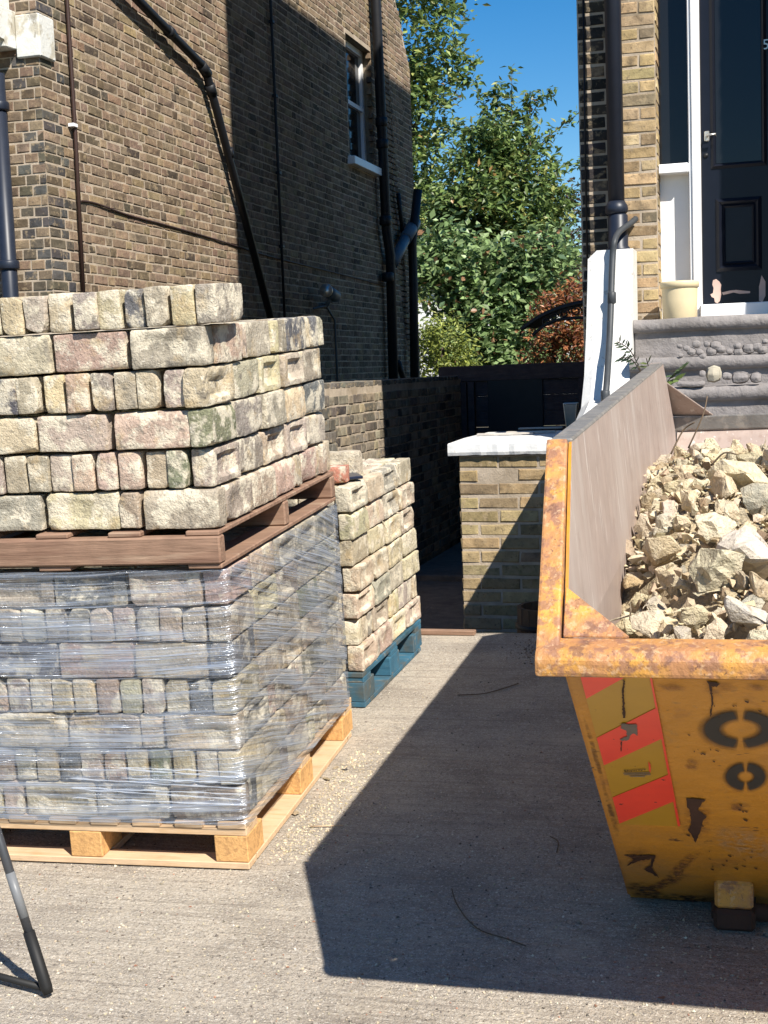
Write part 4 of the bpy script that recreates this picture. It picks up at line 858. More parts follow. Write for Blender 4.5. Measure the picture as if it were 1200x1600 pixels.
decal('red_stripe', [lt(1246), rt(1210), rt(1252), lt(1287)], MT['chev_red'], .0032, brd)
decal('red_edge', [(1015, 1057), (1018, 1057), (1063, 1291), (1059, 1291)], MT['chev_red'], .0040, brd)
decal('scar', [(974, 1062), (977, 1064), (975, 1082), (976, 1100), (977, 1122), (973, 1122), (972, 1084)], MT['rust'], .0046, brd)
decal('scar', [(970, 1131), (995, 1132), (996, 1150), (990, 1146), (984, 1150), (983, 1156), (973, 1158), (968, 1156), (980, 1150), (978, 1141), (970, 1138)], MT['steelscar'], .0046, brd)
decal('scar', [(970, 1159), (972, 1159), (971, 1174), (970, 1174)], MT['rust'], .0046, brd)
a = endp(975, 1206, .0042); px_m = (endp(1015, 1203, .0042)-a).length
tx = (endp(1015, 1203, .0042)-a).normalized(); ty_ = (endp(973, 1190, .0042)-a); ty_ = (ty_-tx*ty_.dot(tx)).normalized(); tn = tx.cross(ty_)
M4 = Matrix(((tx.x, ty_.x, tn.x, a.x), (tx.y, ty_.y, tn.y, a.y), (tx.z, ty_.z, tn.z, a.z), (0, 0, 0, 1)))
tm = text_mesh('board_lettering', 'Skyways', .0145, MT['black'], M4@Matrix.Scale(1.0, 4), brd, ext=.0001, shear=.25)
wmx = max((v.co-a).dot(tx) for v in tm.data.vertices); k_ = .048*1.0/wmx if wmx > 0 else 1
tm.data.transform(M4@Matrix.Diagonal((k_, k_*.95, 1, 1))@M4.inverted())
for q, (x0_, x1_) in enumerate(((974, 1016), (975, 1017), (984, 1008))): decal('fine_print', [(x0_, 1207.5+q*2.6), (x1_, 1207+q*2.9), (x1_, 1208.3+q*2.9), (x0_, 1208.7+q*2.6)], MT['steelscar'], .0042, brd)
decal('arrow_mark', [(1013, 1190), (1016, 1194), (1017, 1200), (1016, 1208), (1014, 1203)], MT['chev_red'], .0043, brd)
def stencil(cx, cy, rx, ry, t0, tilt=0):
    m = MT.get('spray')
    if not m:
        m = bpy.data.materials.new('sprayed_black'); m.use_nodes = True; b = m.node_tree.nodes['Principled BSDF']; b.inputs['Base Color'].default_value = (.022, .020, .018, 1); b.inputs['Roughness'].default_value = .6
        at = m.node_tree.nodes.new('ShaderNodeAttribute'); at.attribute_name = 'spray'; m.node_tree.links.new(at.outputs['Fac'], b.inputs['Alpha']); MT['spray'] = m
    V, F, Al = [], [], []
    for a0, a1 in ((-85, 85), (95, 265)):
        n = 20; b0 = len(V); lev = [(1.30, 0), (1.12, .35), (1.0, .93), (t0, .93), (t0-.10, .45), (t0-.25, 0)]
        for i in range(n+1):
            an = math.radians(a0+(a1-a0)*i/n); e = min(1, min(i, n-i)/1.0+.3)
            for s_, al in lev: V.append(endp(cx+rx*s_*math.cos(an)+tilt*ry*math.sin(an), cy+ry*s_*math.sin(an), .0022+.0004*len(MT)*0)); Al.append(al*e)
        for i in range(n):
            for j in range(5): F.append((b0+i*6+j, b0+(i+1)*6+j, b0+(i+1)*6+j+1, b0+i*6+j+1))
    me = mesh_of('stencil_letter', V, F, m); at = me.attributes.new('spray', 'FLOAT', 'POINT'); at.data.foreach_set('value', Al); link('stencil_letter', me, sk)
stencil(1157, 1140, 54, 27, .66); stencil(1165, 1214, 29, 20, .52)
decal('scar', [(1072, 1247), (1103, 1249), (1096, 1256), (1090, 1266), (1104, 1276), (1098, 1284), (1094, 1300), (1087, 1317), (1082, 1308), (1075, 1298), (1080, 1288), (1078, 1268), (1073, 1260)], MT['rust'], .0024)
decal('scar', [(974, 1336), (1024, 1336), (1024, 1341), (1018, 1356), (1030, 1372), (1012, 1362), (1006, 1358), (1016, 1352), (1018, 1342), (996, 1346), (978, 1354), (990, 1343)], MT['rust'], .0024)
decal('scar', [(1104, 1064), (1126, 1068), (1120, 1074), (1112, 1072), (1115, 1098), (1111, 1120), (1109, 1119), (1112, 1098), (1108, 1072)], MT['rust'], .0026)
def smear(cx, cy, rx, ry, ang, cl_, alpha, lift=.0021, seed=0):
    key = 'smear%s' % (cl_,); m = MT.get(key)
    if not m:
        m = bpy.data.materials.new('rust_stain'); m.use_nodes = True; b = m.node_tree.nodes['Principled BSDF']; b.inputs['Base Color'].default_value = cl_+(1,); b.inputs['Roughness'].default_value = .7
        at = m.node_tree.nodes.new('ShaderNodeAttribute'); at.attribute_name = 'spray'; nt = m.node_tree.nodes.new('ShaderNodeTexNoise'); nt.inputs['Scale'].default_value = 55; nt.inputs['Detail'].default_value = 6
        tc = m.node_tree.nodes.new('ShaderNodeTexCoord'); m.node_tree.links.new(tc.outputs['Object'], nt.inputs[0]); mr = m.node_tree.nodes.new('ShaderNodeMapRange'); mr.inputs[1].default_value = .36; mr.inputs[2].default_value = .60; m.node_tree.links.new(nt.outputs[0], mr.inputs[0])
        mu = m.node_tree.nodes.new('ShaderNodeMath'); mu.operation = 'MULTIPLY'; m.node_tree.links.new(at.outputs['Fac'], mu.inputs[0]); m.node_tree.links.new(mr.outputs[0], mu.inputs[1]); m.node_tree.links.new(mu.outputs[0], b.inputs['Alpha']); MT[key] = m
    V, F, Al = [endp(cx, cy, lift)], [], [alpha]; n = 22
    for lv, al in ((.5, alpha*.85), (1., 0)):
        for i in range(n):
            a = 2*math.pi*i/n; k = lv*(1+.35*mnoise.noise(Vector((math.cos(a)*1.5, math.sin(a)*1.5, seed+lv)))); x, y = rx*k*math.cos(a), ry*k*math.sin(a)
            V.append(endp(cx+x*math.cos(ang)-y*math.sin(ang), cy+x*math.sin(ang)+y*math.cos(ang), lift)); Al.append(al)
    for i in range(n): F.append((0, 1+i, 1+(i+1) % n)); F.append((1+i, 1+n+i, 1+n+(i+1) % n, 1+(i+1) % n))
    me = mesh_of('rust_stain', V, F, m); at = me.attributes.new('spray', 'FLOAT', 'POINT'); at.data.foreach_set('value', Al); link('rust_stain', me, sk)
BR, DKR, PAL = (.20, .085, .035), (.05, .026, .018), (.46, .30, .16)
for q, a_ in enumerate(((1010, 1392, 34, 14, .2, DKR, .9), (1075, 1406, 60, 10, .06, DKR, .85), (1060, 1360, 52, 9, -.75, BR, .75), (1040, 1380, 40, 8, -.35, BR, .7), (1165, 1420, 60, 10, .05, DKR, .9), (1082, 1196, 14, 10, 0, BR, .6), (1090, 1280, 24, 40, 0, BR, .45), (1155, 1262, 22, 7, 0, BR, .6), (1120, 1075, 30, 14, 0, BR, .35), (930, 1180, 5, 60, -.28, DKR, .55), (955, 1270, 5, 50, -.28, DKR, .6), (1165, 1320, 60, 26, .3, PAL, .55), (1000, 1340, 26, 16, .1, BR, .35), (985, 1140, 16, 10, 0, BR, .3), (1050, 1075, 24, 6, .1, BR, .5), (1185, 1075, 30, 7, .1, BR, .45))): smear(*a_, lift=.00155+.00012*q if a_[0] > 1000 or a_[1] > 1300 else .0015, seed=q)
R5 = random.Random(5)
for q in range(46):
    x, y = R5.choice(((1060, 1150), (1075, 1160), (1140, 1100), (1160, 1105), (1100, 1170), (1120, 1340), (1165, 1340), (1060, 1180), (1090, 1290), (1185, 1100), (1150, 1265)))
    x += R5.gauss(0, 16); y += R5.gauss(0, 10); l_, h_ = R5.uniform(1.5, 8), R5.uniform(.8, 2.4)
    if x < 1068 and y < 1290: continue
    decal('scratch', [(x, y), (x+l_, y+l_*.25), (x+l_*.8, y+l_*.3+h_), (x+l_*.2, y+h_)], MT['rust'], .0028)
# lifting lug low on the near end
lgx = (K.inverted()@endp(1148, 1395, 0)).x
box('lifting_lug', lgx-.046, lgx+.046, -.15, .0, .046, .118, MT['skiprim'], sk, .008, K); box('lug_foot', lgx-.050, lgx+.050, -.156, .0, -.010, .045, MT['rust'], sk, .010, K); tube('lug_pin', [K@Vector((lgx-.056, -.10, .02)), K@Vector((lgx+.085, -.10, .02))], .022, MT['rust'], sk, 12)
box('skid', .25, .33, .02, 1.18, -.0118, -.0082, MT['rust'], sk, 0, K)

# ------------------------------------------------------------------ rubble
def heap(x, y):
    """height of the heap in the skip's own frame"""
    t = (y+.95)/3.05
    z = .80+.215*min(1, max(0, (y+.85)/1.35))**.8-.15*max(0, y-.9)
    z += .08*math.exp(-((x-.80)**2/.22+(y-.75)**2/.5))
    ed_ = max(0, 1-(x+.0)/.17); z -= (.20 if y < -.1 else .10)*ed_**1.2*min(1, max(.25, 1-(y-.0)/1.2))
    return z+.05*mnoise.noise(Vector((x*4.1, y*4.1, 0)))+.02*mnoise.noise(Vector((x*11, y*11, 2)))
def end_y(z): return NR[0]*z/NR[1]+.05
bm = bmesh.new(); nx, nyy = 56, 90; gdd = []
for j in range(nyy+1):
    row = []
    for i in range(nx+1):
        x = .004+(KW-.008)*i/nx; y = -.90+2.93*j/nyy; z = heap(x, y)-.045
        z = max(z, (-y/1.03*.9 if y < 0 else 0)+.02 if y < 0 else z); row.append(bm.verts.new(K@Vector((x, y, z))))
    gdd.append(row)
for j in range(nyy):
    for i in range(nx): bm.faces.new((gdd[j][i], gdd[j][i+1], gdd[j+1][i+1], gdd[j+1][i]))
MT['dust'] = mk('mortar_dust', (.50, .405, .26), rough=.98, val=.3, rnd=False, layers=((9, .56, .70, (.26, .195, .125), (1, 1, 1), 6, .7), (30, .55, .7, (.60, .5, .34))), bump=((30, .03), (90, .012)))
tag(bm_obj('rubble_bed', bm, MT['dust'], smooth=True), 'fine crumbled mortar and dust filling the skip between the lumps', 'rubble', kind='stuff')
def chunk(seed, asp, rough_=.17):
    R = random.Random(seed); bm = bmesh.new()
    for _ in range(13):
        while True:
            p = Vector((R.uniform(-1, 1), R.uniform(-1, 1), R.uniform(-1, 1)))
            if max(abs(c) for c in p)**4*.5+p.length**4*.3 < .75 and p.length > .7: break
        bm.verts.new((p.x*asp[0]*.5, p.y*asp[1]*.5, p.z*asp[2]*.5))
    h = bmesh.ops.convex_hull(bm, input=bm.verts); bmesh.ops.delete(bm, geom=[v for v in bm.verts if not v.link_faces], context='VERTS')
    bmesh.ops.bevel(bm, geom=list(bm.edges), offset=.035, segments=1, affect='EDGES'); bmesh.ops.triangulate(bm, faces=bm.faces)
    bmesh.ops.subdivide_edges(bm, edges=[e for e in bm.edges if e.calc_length() > .22], cuts=1, use_grid_fill=False); bmesh.ops.triangulate(bm, faces=bm.faces)
    for v in bm.verts: v.co += mnoise.noise_vector(v.co*3.1+Vector((seed, 0, 0)))*rough_*.55+mnoise.noise_vector(v.co*8+Vector((seed, 4, 0)))*rough_*.3
    bmesh.ops.recalc_face_normals(bm, faces=bm.faces); me = bpy.data.meshes.new('rubble_chunk'); bm.to_mesh(me); bm.free(); me.materials.append(MT['rubble'])
    return me
CK = [chunk(s, a) for s, a in enumerate(((1, .8, .7), (1, .9, .8), (1, .7, .5), (1, .6, .55), (1.1, .8, .4), (1, 1, .8), (.9, .8, .8), (1.2, .7, .5), (1, .85, .6), (1.1, .6, .6), (1, .9, .45), (1, .75, .75)))]
RC = [(4, (.54, .44, .28), 'pale yellow'), (3, (.58, .50, .35), 'creamy'), (1.1, (.42, .37, .29), 'greyish'), (1.0, (.37, .275, .17), 'brown')]
placed = []
def put_chunk(px, py, x, y, s, me, cl_, label, rot=None, lift=.25, scl=None):
    o = bpy.data.objects.new('rubble_chunk', me); col.objects.link(o); hz_ = heap(x, y)-.02+s*lift; hz_ = max(hz_, -y/1.03*.9+.62*s) if y < .1 else hz_; p = Vector((x, y, hz_)); placed.append((x, y, s))
    rot = rot or (rng.uniform(0, 6.3), rng.uniform(0, 6.3), rng.uniform(0, 6.3))
    o.location = K@p; o.rotation_euler = rot; o.scale = scl or (s, s, s); o.color = vary(cl_, .12)+(1,)
    return tag(o, label, 'rubble', 'broken lumps heaped in the skip')
def skip_xy(px, py):
    """where the sight line of a pixel meets the heap"""
    d = ray(px, py); Ki = K.inverted(); a = Ki@CAM; dd = Ki.to_3x3()@d; tt = 2.0
    while tt < 8:
        p = a+dd*tt
        if p.z < heap(p.x, p.y) and p.y > -.95: return p
        tt += .01
    return a+dd*5
HB = [round_box('brick', BL, .105, BT2, 12, 6, 4, .010, .004, 16, 300+i, MT['loose'], chips=3) for i in range(2)]
BIG = ((1140, 872, .17, 0, (.46, .41, .335), 'large grey rubble lump with a flat face near the heap centre'), (1120, 908, .15, 1, (.46, .39, .29), 'grey brown angular lump below the large grey lump'), (1170, 770, .20, 4, (.56, .47, .31), 'broad pale flat slab at the right of the rubble heap'),
       (1183, 905, .24, 7, (.52, .46, .375), 'long grey slab of broken masonry at the right edge of the heap'), (1160, 978, .155, 10, (.43, .405, .34), 'grey block resting against the near rim of the skip'), (1022, 958, .095, 3, (.48, .42, .32), 'grey split stone near the rim at the lower left of the heap'),
       (985, 872, .09, 6, (.42, .34, .24), 'squarish buff lump beside the skip side panel'), (988, 932, .075, 8, (.50, .36, .20), 'orange buff lump low against the side panel'), (1000, 752, .10, 1, (.55, .47, .34), 'rounded cream lump at the top left of the heap'), (1040, 875, .11, 5, (.50, .40, .25), 'buff lump with a shaded hollow left of centre'),
       (1085, 975, .10, 2, (.55, .45, .29), 'pale split lump at the near rim, middle of the heap'), (1000, 985, .10, 9, (.60, .50, .34), 'cream shard at the near left corner of the heap'), (1075, 790, .09, 11, (.54, .44, .28), 'knobbly buff lump in the upper middle of the heap'), (1130, 800, .10, 0, (.55, .46, .30), 'buff lump left of the broad flat slab'), (1128, 808+8, .05, 3, (.46, .19, .10), 'orange red brick fragment in the middle of the heap'))
for px, py, s, mi, cl_, lab in BIG:
    p = skip_xy(px, py); put_chunk(px, py, p.x, p.y, s, CK[mi], cl_, lab, (rng.uniform(-.5, .5), rng.uniform(-.5, .5), rng.uniform(0, 6)), .30)
tries = 0; nsm = 0
while nsm < 285 and tries < 20000:
    tries += 1; x = rng.uniform(.03, KW-.1); y = rng.uniform(-.86, 1.95); q = to_px(K@Vector((x, y, heap(x, y))))
    if not (940 < q[0] < 1230 and 640 < q[1] < 1015): continue
    s = rng.choice((.045, .055, .07, .09, .12)) if y < .5 else rng.choice((.045, .055, .07, .09))
    if any((x-a)**2+(y-b)**2 < (.27*(s+c))**2 for a, b, c in placed): continue
    w_, c, word = rng.choices(RC, [r[0] for r in RC])[0]
    zone = ('by the near rim' if y < -.45 else 'behind the near rim' if y < 0 else 'in the front half' if y < .5 else 'in the back half' if y < 1.1 else 'at the far end')+(', by the side panel' if x < .16 else ', left of centre' if x < .4 else ', in the centre' if x < .65 else ', towards the right'); size = 'small' if s < .06 else 'fist-size' if s < .09 else 'large'; mi = rng.randrange(12)
    put_chunk(0, 0, x, y, s*rng.uniform(.9, 1.15), CK[mi], c, f"{size} {word} {'flat' if mi in (2, 4, 7, 10) else 'long' if mi in (3, 9) else 'blocky'} rubble lump {zone}", lift=rng.uniform(.12, .38)); nsm += 1
by = {}
for o in col.objects:
    if o.name.startswith('rubble_chunk'): by.setdefault(o['label'], []).append(o)
NTH = ['nearest', 'second nearest', 'third nearest', 'fourth nearest', 'fifth nearest', 'sixth nearest', 'seventh nearest', 'eighth nearest', 'ninth nearest', 'tenth nearest']+[f'{q} nearest' for q in ('eleventh', 'twelfth', 'thirteenth', 'fourteenth', 'fifteenth', 'sixteenth', 'seventeenth', 'eighteenth', 'nineteenth', 'twentieth')]
for lab, os_ in by.items():
    if len(os_) > 1:
        os_.sort(key=lambda o: (o.location-CAM).length)
        for o, wd in zip(os_, NTH): o['label'] = f'{lab}, {wd}'
def gravel(name, n, pos, smin, smax, mat, label, cat, tabc):
    V, F, Cc = [], [], []
    for _ in range(n):
        p = pos()
        if p is None: continue
        s = smin+(smax-smin)*rng.random()**2.5; b0 = len(V); a = [(1, 0, 0), (-1, 0, 0), (0, 1, 0), (0, -1, 0), (0, 0, .8), (0, 0, -.8)]; R = Matrix.Rotation(rng.uniform(0, 6), 3, 'Z')@Matrix.Rotation(rng.uniform(0, 6), 3, 'X')
        for q in a: V.append(p+R@Vector((q[0]*s*rng.uniform(.5, 1.2), q[1]*s*rng.uniform(.4, 1), q[2]*s*rng.uniform(.4, .9))))
        c = vary(pick(tabc), .25)
        for f in ((0, 2, 4), (2, 1, 4), (1, 3, 4), (3, 0, 4), (2, 0, 5), (1, 2, 5), (3, 1, 5), (0, 3, 5)): F.append([b0+k for k in f]); Cc.append(c)
    me = mesh_of(name, V, F, mat); set_face_cols(me, Cc); return tag(link(name, me), label, cat, kind='stuff')
def hpos():
    x = rng.uniform(.01, KW-.02); y = rng.uniform(-.85, 2.0); return K@Vector((x, y, max(heap(x, y)-.03+rng.uniform(0, .045), (-y/1.03*.9+.03) if y < 0 else 0)))
MT['gravel'] = mk('stone_grit', src='attr', val=.2, rough=.97, spec=.1, rnd=False)
def hull_bits(name, n, pos, smin, smax, mat, label, cat, tabc, pw=2.):
    tp = []
    for q in range(8):
        R = random.Random(900+q); bm = bmesh.new()
        for _ in range(9): bm.verts.new(Vector((R.gauss(0, 1), R.gauss(0, 1), R.gauss(0, 1))).normalized()*R.uniform(.7, 1))
        bmesh.ops.convex_hull(bm, input=bm.verts); bm.verts.index_update(); tp.append(([v.co.copy() for v in bm.verts], [[v.index for v in f.verts] for f in bm.faces])); bm.free()
    V, F, Cc = [], [], []
    for _ in range(n):
        p = pos(); s_ = smin+(smax-smin)*rng.random()**pw; vs, fs = rng.choice(tp); b0 = len(V); M = Matrix.Rotation(rng.uniform(0, 6), 3, 'Z')@Matrix.Rotation(rng.uniform(0, 6), 3, 'X')@Matrix.Diagonal((s_, s_*rng.uniform(.6, 1), s_*rng.uniform(.4, .9)))
        for v in vs: V.append(p+M@v)
        c = vary(pick(tabc), .2)
        for f in fs: F.append([b0+k for k in f]); Cc.append(c)
    me = mesh_of(name, V, F, mat); set_face_cols(me, Cc); return tag(link(name, me), label, cat, kind='stuff')
MT['rubblea'] = mk('rubble_crumb', src='attr', val=.22, rough=.97, spec=.1, rnd=False, bump=((60, .006), (160, .003)))
hull_bits('rubble_fines', 7500, hpos, .006, .030, MT['rubblea'], 'small mortar crumbs between the lumps in the skip', 'rubble', [(3, (.55, .45, .29)), (2, (.60, .51, .36)), (1, (.42, .33, .22)), (.6, (.24, .175, .11))], 2.2)
R6 = random.Random(11)
for k, (px, py, L_, dz) in enumerate(((1100, 715, .09, .15), (1068, 725, .07, .09), (1132, 748, .07, .03))):
    p = skip_xy(px, py); z = heap(p.x, p.y)+.03; a_ = R6.uniform(-.6, .6) if dz < .1 else .2
    pts = smooth_path([K@Vector((p.x-L_*.5*math.cos(a_), p.y-.1*math.sin(a_), z)), K@Vector((p.x, p.y+R6.uniform(-.03, .03), z+.02+dz*.5)), K@Vector((p.x+L_*.5*math.cos(a_)*(.3 if dz > .1 else 1), p.y+.1*math.sin(a_), z+dz))], 4)
    tag(tube('twig', pts, [.0028-.0001*i for i in range(len(pts))], MT['twig'], None, 6), ('dark upright root sticking up from the top of the rubble heap', 'short dark root stub left of the tall root', 'thin dark twig below the tall root in the heap', 'dry twig lying across the upper left of the heap', 'thin root lying across the middle of the heap', 'fine root over the lumps near the rim', 'dry twig at the right edge of the heap', 'pale root tangled beside the large grey lump')[k], 'twig', 'roots and twigs in the skip')

# ================================================================== TRIPOD
ft = on_g(76, 1560); tp = thing('tripod', 'dark grey tripod stand cut off by the left edge on the concrete', 'tripod', (ft.x-.42, ft.y+.12, gz(ft.x-.42, ft.y+.12)))
apex = Vector((ft.x-.44, ft.y+.10, ft.z+1.32))
F3 = [ft+Vector((0, 0, .012)), ft+Vector((-.86, -.10, .008)), ft+Vector((-.86, .60, .02))]
for k, f in enumerate(F3):
    d = apex-f; lg_ = tube('leg', [f+d*.10, f+d*.42], .0110, MT['tripod'], tp, 12); tube('upper_tube', [f+d*.40, apex], .0140, MT['tripod'], lg_, 12)
    tube('lock_collar', [f+d*.395, f+d*.43], .022, MT['rubberm'], lg_, 12); tube('rubber_foot', [f+d*.0, f+d*.012, f+d*.11], [.012, .0145, .014], MT['rubberm'], lg_, 12)
    tube('silver_sleeve', [f+d*.135, f+d*.215], .0114, MT['silver'], lg_, 12)
hub = Vector((apex.x, apex.y, ft.z+.30)); tube('centre_column', [(apex.x, apex.y, ft.z+.12), (apex.x, apex.y, apex.z+.1)], .014, MT['tripod'], tp, 12)
tube('floor_strut', [F3[0]+Vector((-.004, 0, .012)), on_g(-30, 1530)+Vector((0, 0, .02)), F3[0]+Vector((-.42, .05, .02))], .0085, MT['rubberm'], tp, 8)
for f in F3: tube('brace', [hub, f+(apex-f)*.41], .007, MT['tripod'], tp, 8)
lathe('head', [(.02, 0), (.05, .01), (.05, .06), (.03, .07)], (apex.x, apex.y, apex.z+.02), MT['tripod'], tp, 16)

# ================================================================== BITS ON THE DRIVE
CHP = ((463, 1272, .045, 'pale flat stone flake lying right of the new pallet'), (523, 1201, .03, 'pale chip beside the back of the new pallet'), (512, 1219, .038, 'buff brick flake near the back block of the new pallet'), (540, 1203, .032, 'dark slate flake near the edge of the skip shadow'), (498, 1216, .03, 'brown chip close beside the pallet bottom board'), (432, 1300, .02, 'tiny cream chip right of the front pallet corner'),
       (905, 1442, .022, 'grey pebble in the skip shadow near its base'), (805-15, 1165, .014, 'small pale pebble in the far part of the shadow'), (590, 1508, .016, 'cream pebble just outside the near shadow edge'), (1040, 1372+80, .025, 'grey stone on the ground before the skip end'), (1195, 1460, .05, 'grey stone by the rusty lifting lug'), (252, 1382, .014, 'pale crumb on the concrete before the pallet'), (145, 1505, .014, 'tan crumb on the sunlit concrete at the left'), (930, 1572, .014, 'reddish crumb at the bottom right of the drive'), (1035, 1560, .018, 'reddish brick crumb near the lower right shadow edge'))
for px, py, s, lab in CHP:
    p = on_g(px, py); o = bpy.data.objects.new('stone_chip', CK[rng.randrange(12)]); col.objects.link(o); o.location = p+Vector((0, 0, s*.13)); o.scale = (s*1.2, s, s*.42); o.rotation_euler = (rng.uniform(-.15, .15), rng.uniform(-.15, .15), rng.uniform(0, 6))
    o.color = vary((.40, .20, .13) if 'red' in lab else (.10, .10, .10) if 'dark' in lab else (.30, .28, .25) if 'grey' in lab else (.50, .41, .27), .1)+(1,); tag(o, lab, 'stone')
def gp_(px, py, h=.006): p = on_g(px, py); p.z = drive_z(p.x, p.y)+h; return p
tag(tube('twig', smooth_path([gp_(706, 1392), gp_(712, 1412), gp_(728, 1438), gp_(752, 1458), gp_(790, 1470), gp_(822, 1482)], 5), .0017, MT['twig'], None, 6), 'long thin curved twig in the shadow on the drive', 'twig')
tag(tube('twig', smooth_path([gp_(715, 1088), gp_(760, 1085), gp_(810, 1070)], 4), .0022, MT['twig'], None, 6), 'dark straight twig in the shadow beside the skip rim', 'twig')
tag(tube('twig', smooth_path([gp_(860, 1120+190), gp_(872, 1318), gp_(870, 1335)], 4), .0018, MT['twig'], None, 6), 'short bent twig in the shadow left of the skip', 'twig')
tag(tube('straw', [gp_(485, 1294), gp_(536, 1293)], .002, MT['pine'], None, 6), 'pale straw lying at the corner of the skip shadow', 'straw')
def dpos():
    px, py = rng.uniform(-10, 1210), 1000+600*rng.random()**.8; p = on_g(px, py)
    if p.x > -.36 and p.y > 3.4: return None
    return Vector((p.x, p.y, drive_z(p.x, p.y)+.001))
gravel('grit', 9500, dpos, .0012, .0062, MT['gravel'], 'loose grit and crumbs scattered over the drive', 'grit', [(3, (.42, .36, .26)), (2, (.30, .26, .21)), (1.5, (.14, .12, .10)), (1, (.55, .50, .40)), (.3, (.34, .18, .12))])
def spos():
    px, py = rng.gauss(836, 16), rng.gauss(1018, 10); p = on_g(px, py); return Vector((p.x, p.y, drive_z(p.x, p.y)+abs(rng.gauss(0, .004))))
gravel('soil_crumbs', 420, spos, .002, .006, MT['gravel'], 'dark swept soil and leaf litter beside the skip rim', 'soil', [(3, (.15, .115, .085)), (1, (.22, .16, .11))])
def epos():
    s_ = rng.random(); a = on_g(420+130*s_, 1335-160*s_); x = a.x+abs(rng.gauss(0, .09)); y = a.y+rng.gauss(0, .05); return Vector((x, y, drive_z(x, y)+.001))
gravel('mortar_crumbs', 1500, epos, .0015, .008, MT['gravel'], 'pale mortar crumbs spilt along the new pallet', 'grit', [(3, (.52, .44, .31)), (1, (.40, .33, .22))])

# ================================================================== PLANTS AND TREES
def leaves(name, parent, pts, size, pal, seed, droop=.3, asp=.45):
    R = random.Random(seed); V, F, Cc = [], [], []
    for p, cw in pts:
        s = size*R.uniform(.6, 1.25); d = Vector((R.gauss(0, 1), R.gauss(0, 1), R.gauss(0, .6)-droop)).normalized(); up = Vector((R.gauss(0, .7), R.gauss(0, .7)-.25, 1)).normalized(); sd = d.cross(up)
        if sd.length < .1: continue
        sd.normalize(); nn = sd.cross(d); b0 = len(V)
        V += [p, p+d*s*.45+sd*s*asp*.5+nn*s*.08, p+d*s, p+d*s*.45-sd*s*asp*.5+nn*s*.08]
        F.append((b0, b0+1, b0+2)); F.append((b0, b0+2, b0+3)); t = R.random()*sum(q[0] for q in pal)
        for w_, c in pal:
            t -= w_
            if t <= 0: break
        f = R.uniform(.95, 2.1); c = tuple(x*f for x in c); Cc += [c, c]
    me = mesh_of(name, V, F, MT['leaf']); set_face_cols(me, Cc); return link(name, me, parent)
def crown_pts(blobs, n, seed, clump=.16, per=26):
    """leaf positions gathered in clumps that fill the blobs unevenly"""
    R = random.Random(seed); tot = sum(b[1][0]*b[1][1]*b[1][2] for b in blobs)**1.0; out = []
    for c, r in blobs:
        k = int(n*(r[0]*r[1]*r[2])/tot/per)+1
        for _ in range(k):
            while True:
                q = Vector((R.uniform(-1, 1), R.uniform(-1, 1), R.uniform(-1, 1)))
                if .12 < q.length < 1: break
            q = q.normalized()*q.length**.6; base = c+Vector((q.x*r[0], q.y*r[1], q.z*r[2]))
            if mnoise.noise(base*1.6+Vector((seed, 0, 0))) < -.28: continue
            for _ in range(per): out.append((base+Vector((R.gauss(0, clump), R.gauss(0, clump), R.gauss(0, clump*.8))), 0))
    return out
def tree(name, label, foot, limbs, blobs, n, size, pal, seed, sprigs=(), clump=.16, cat='tree', asp=.45, rad=.14):
    t = thing(name, label, cat, foot); bm = bmesh.new(); top = limbs[0]
    add_tube(bm, smooth_path([foot, (Vector(foot)+Vector(top))*.5+Vector((.1, 0, 0)), top], 4), [rad*(1-.06*i) for i in range(9)], 9)
    for l in limbs[1:]:
        m = (Vector(top)*.6+Vector(foot)*.4); pts = smooth_path([m, (m+Vector(l))*.5+Vector((rng.uniform(-.2, .2), 0, .15)), l], 4); add_tube(bm, pts, [rad*.45*(1-.1*i)+.006 for i in range(9)], 7)
    bm_obj('trunk', bm, MT['bark'], t, True); pts = crown_pts(blobs, n, seed, clump)
    R = random.Random(seed+1)
    if sprigs:
        bm = bmesh.new()
        for a, b in sprigs:
            a, b = Vector(a), Vector(b); m = (a+b)*.5+Vector((R.uniform(-.1, .1), 0, R.uniform(-.05, .12))); sp = smooth_path([a, m, b], 5); add_tube(bm, sp, [.012-.0009*i for i in range(11)], 5)
            for i in range(70):
                q = sp[R.randrange(2, 11)]; pts.append((q+Vector((R.gauss(0, .06), R.gauss(0, .06), R.gauss(0, .06))), 0))
        bm_obj('branch', bm, MT['bark'], t, True)
    leaves('crown', t, pts, size, pal, seed, asp=asp); return t
def B(px, py, Y, rx, rz, ry=None): k = 1.24; return (on_y(px, py, Y), (rx*k, (ry or rx)*k, rz*k))
GRN = [(4, (.095, .140, .040)), (3, (.13, .18, .055)), (2, (.05, .085, .03)), (.9, (.19, .20, .06)), (.2, (.24, .14, .05))]
LTG = [(3, (.10, .155, .055)), (2, (.13, .19, .07)), (2, (.06, .10, .035)), (.5, (.20, .21, .06))]
LIT = [(4, (.125, .185, .070)), (3, (.165, .225, .095)), (2, (.065, .11, .055)), (.4, (.20, .11, .06))]
YEL = [(3, (.20, .225, .05)), (2, (.14, .175, .045)), (1, (.10, .13, .04))]
RED = [(3, (.22, .085, .035)), (2, (.28, .12, .045)), (1.5, (.12, .045, .03)), (1.5, (.10, .11, .04))]
DRK = [(3, (.045, .06, .03)), (2, (.07, .05, .035)), (1, (.10, .05, .035))]
YA = 33
fo = on_y(590, 560, YA); fo.z = Z_LOW
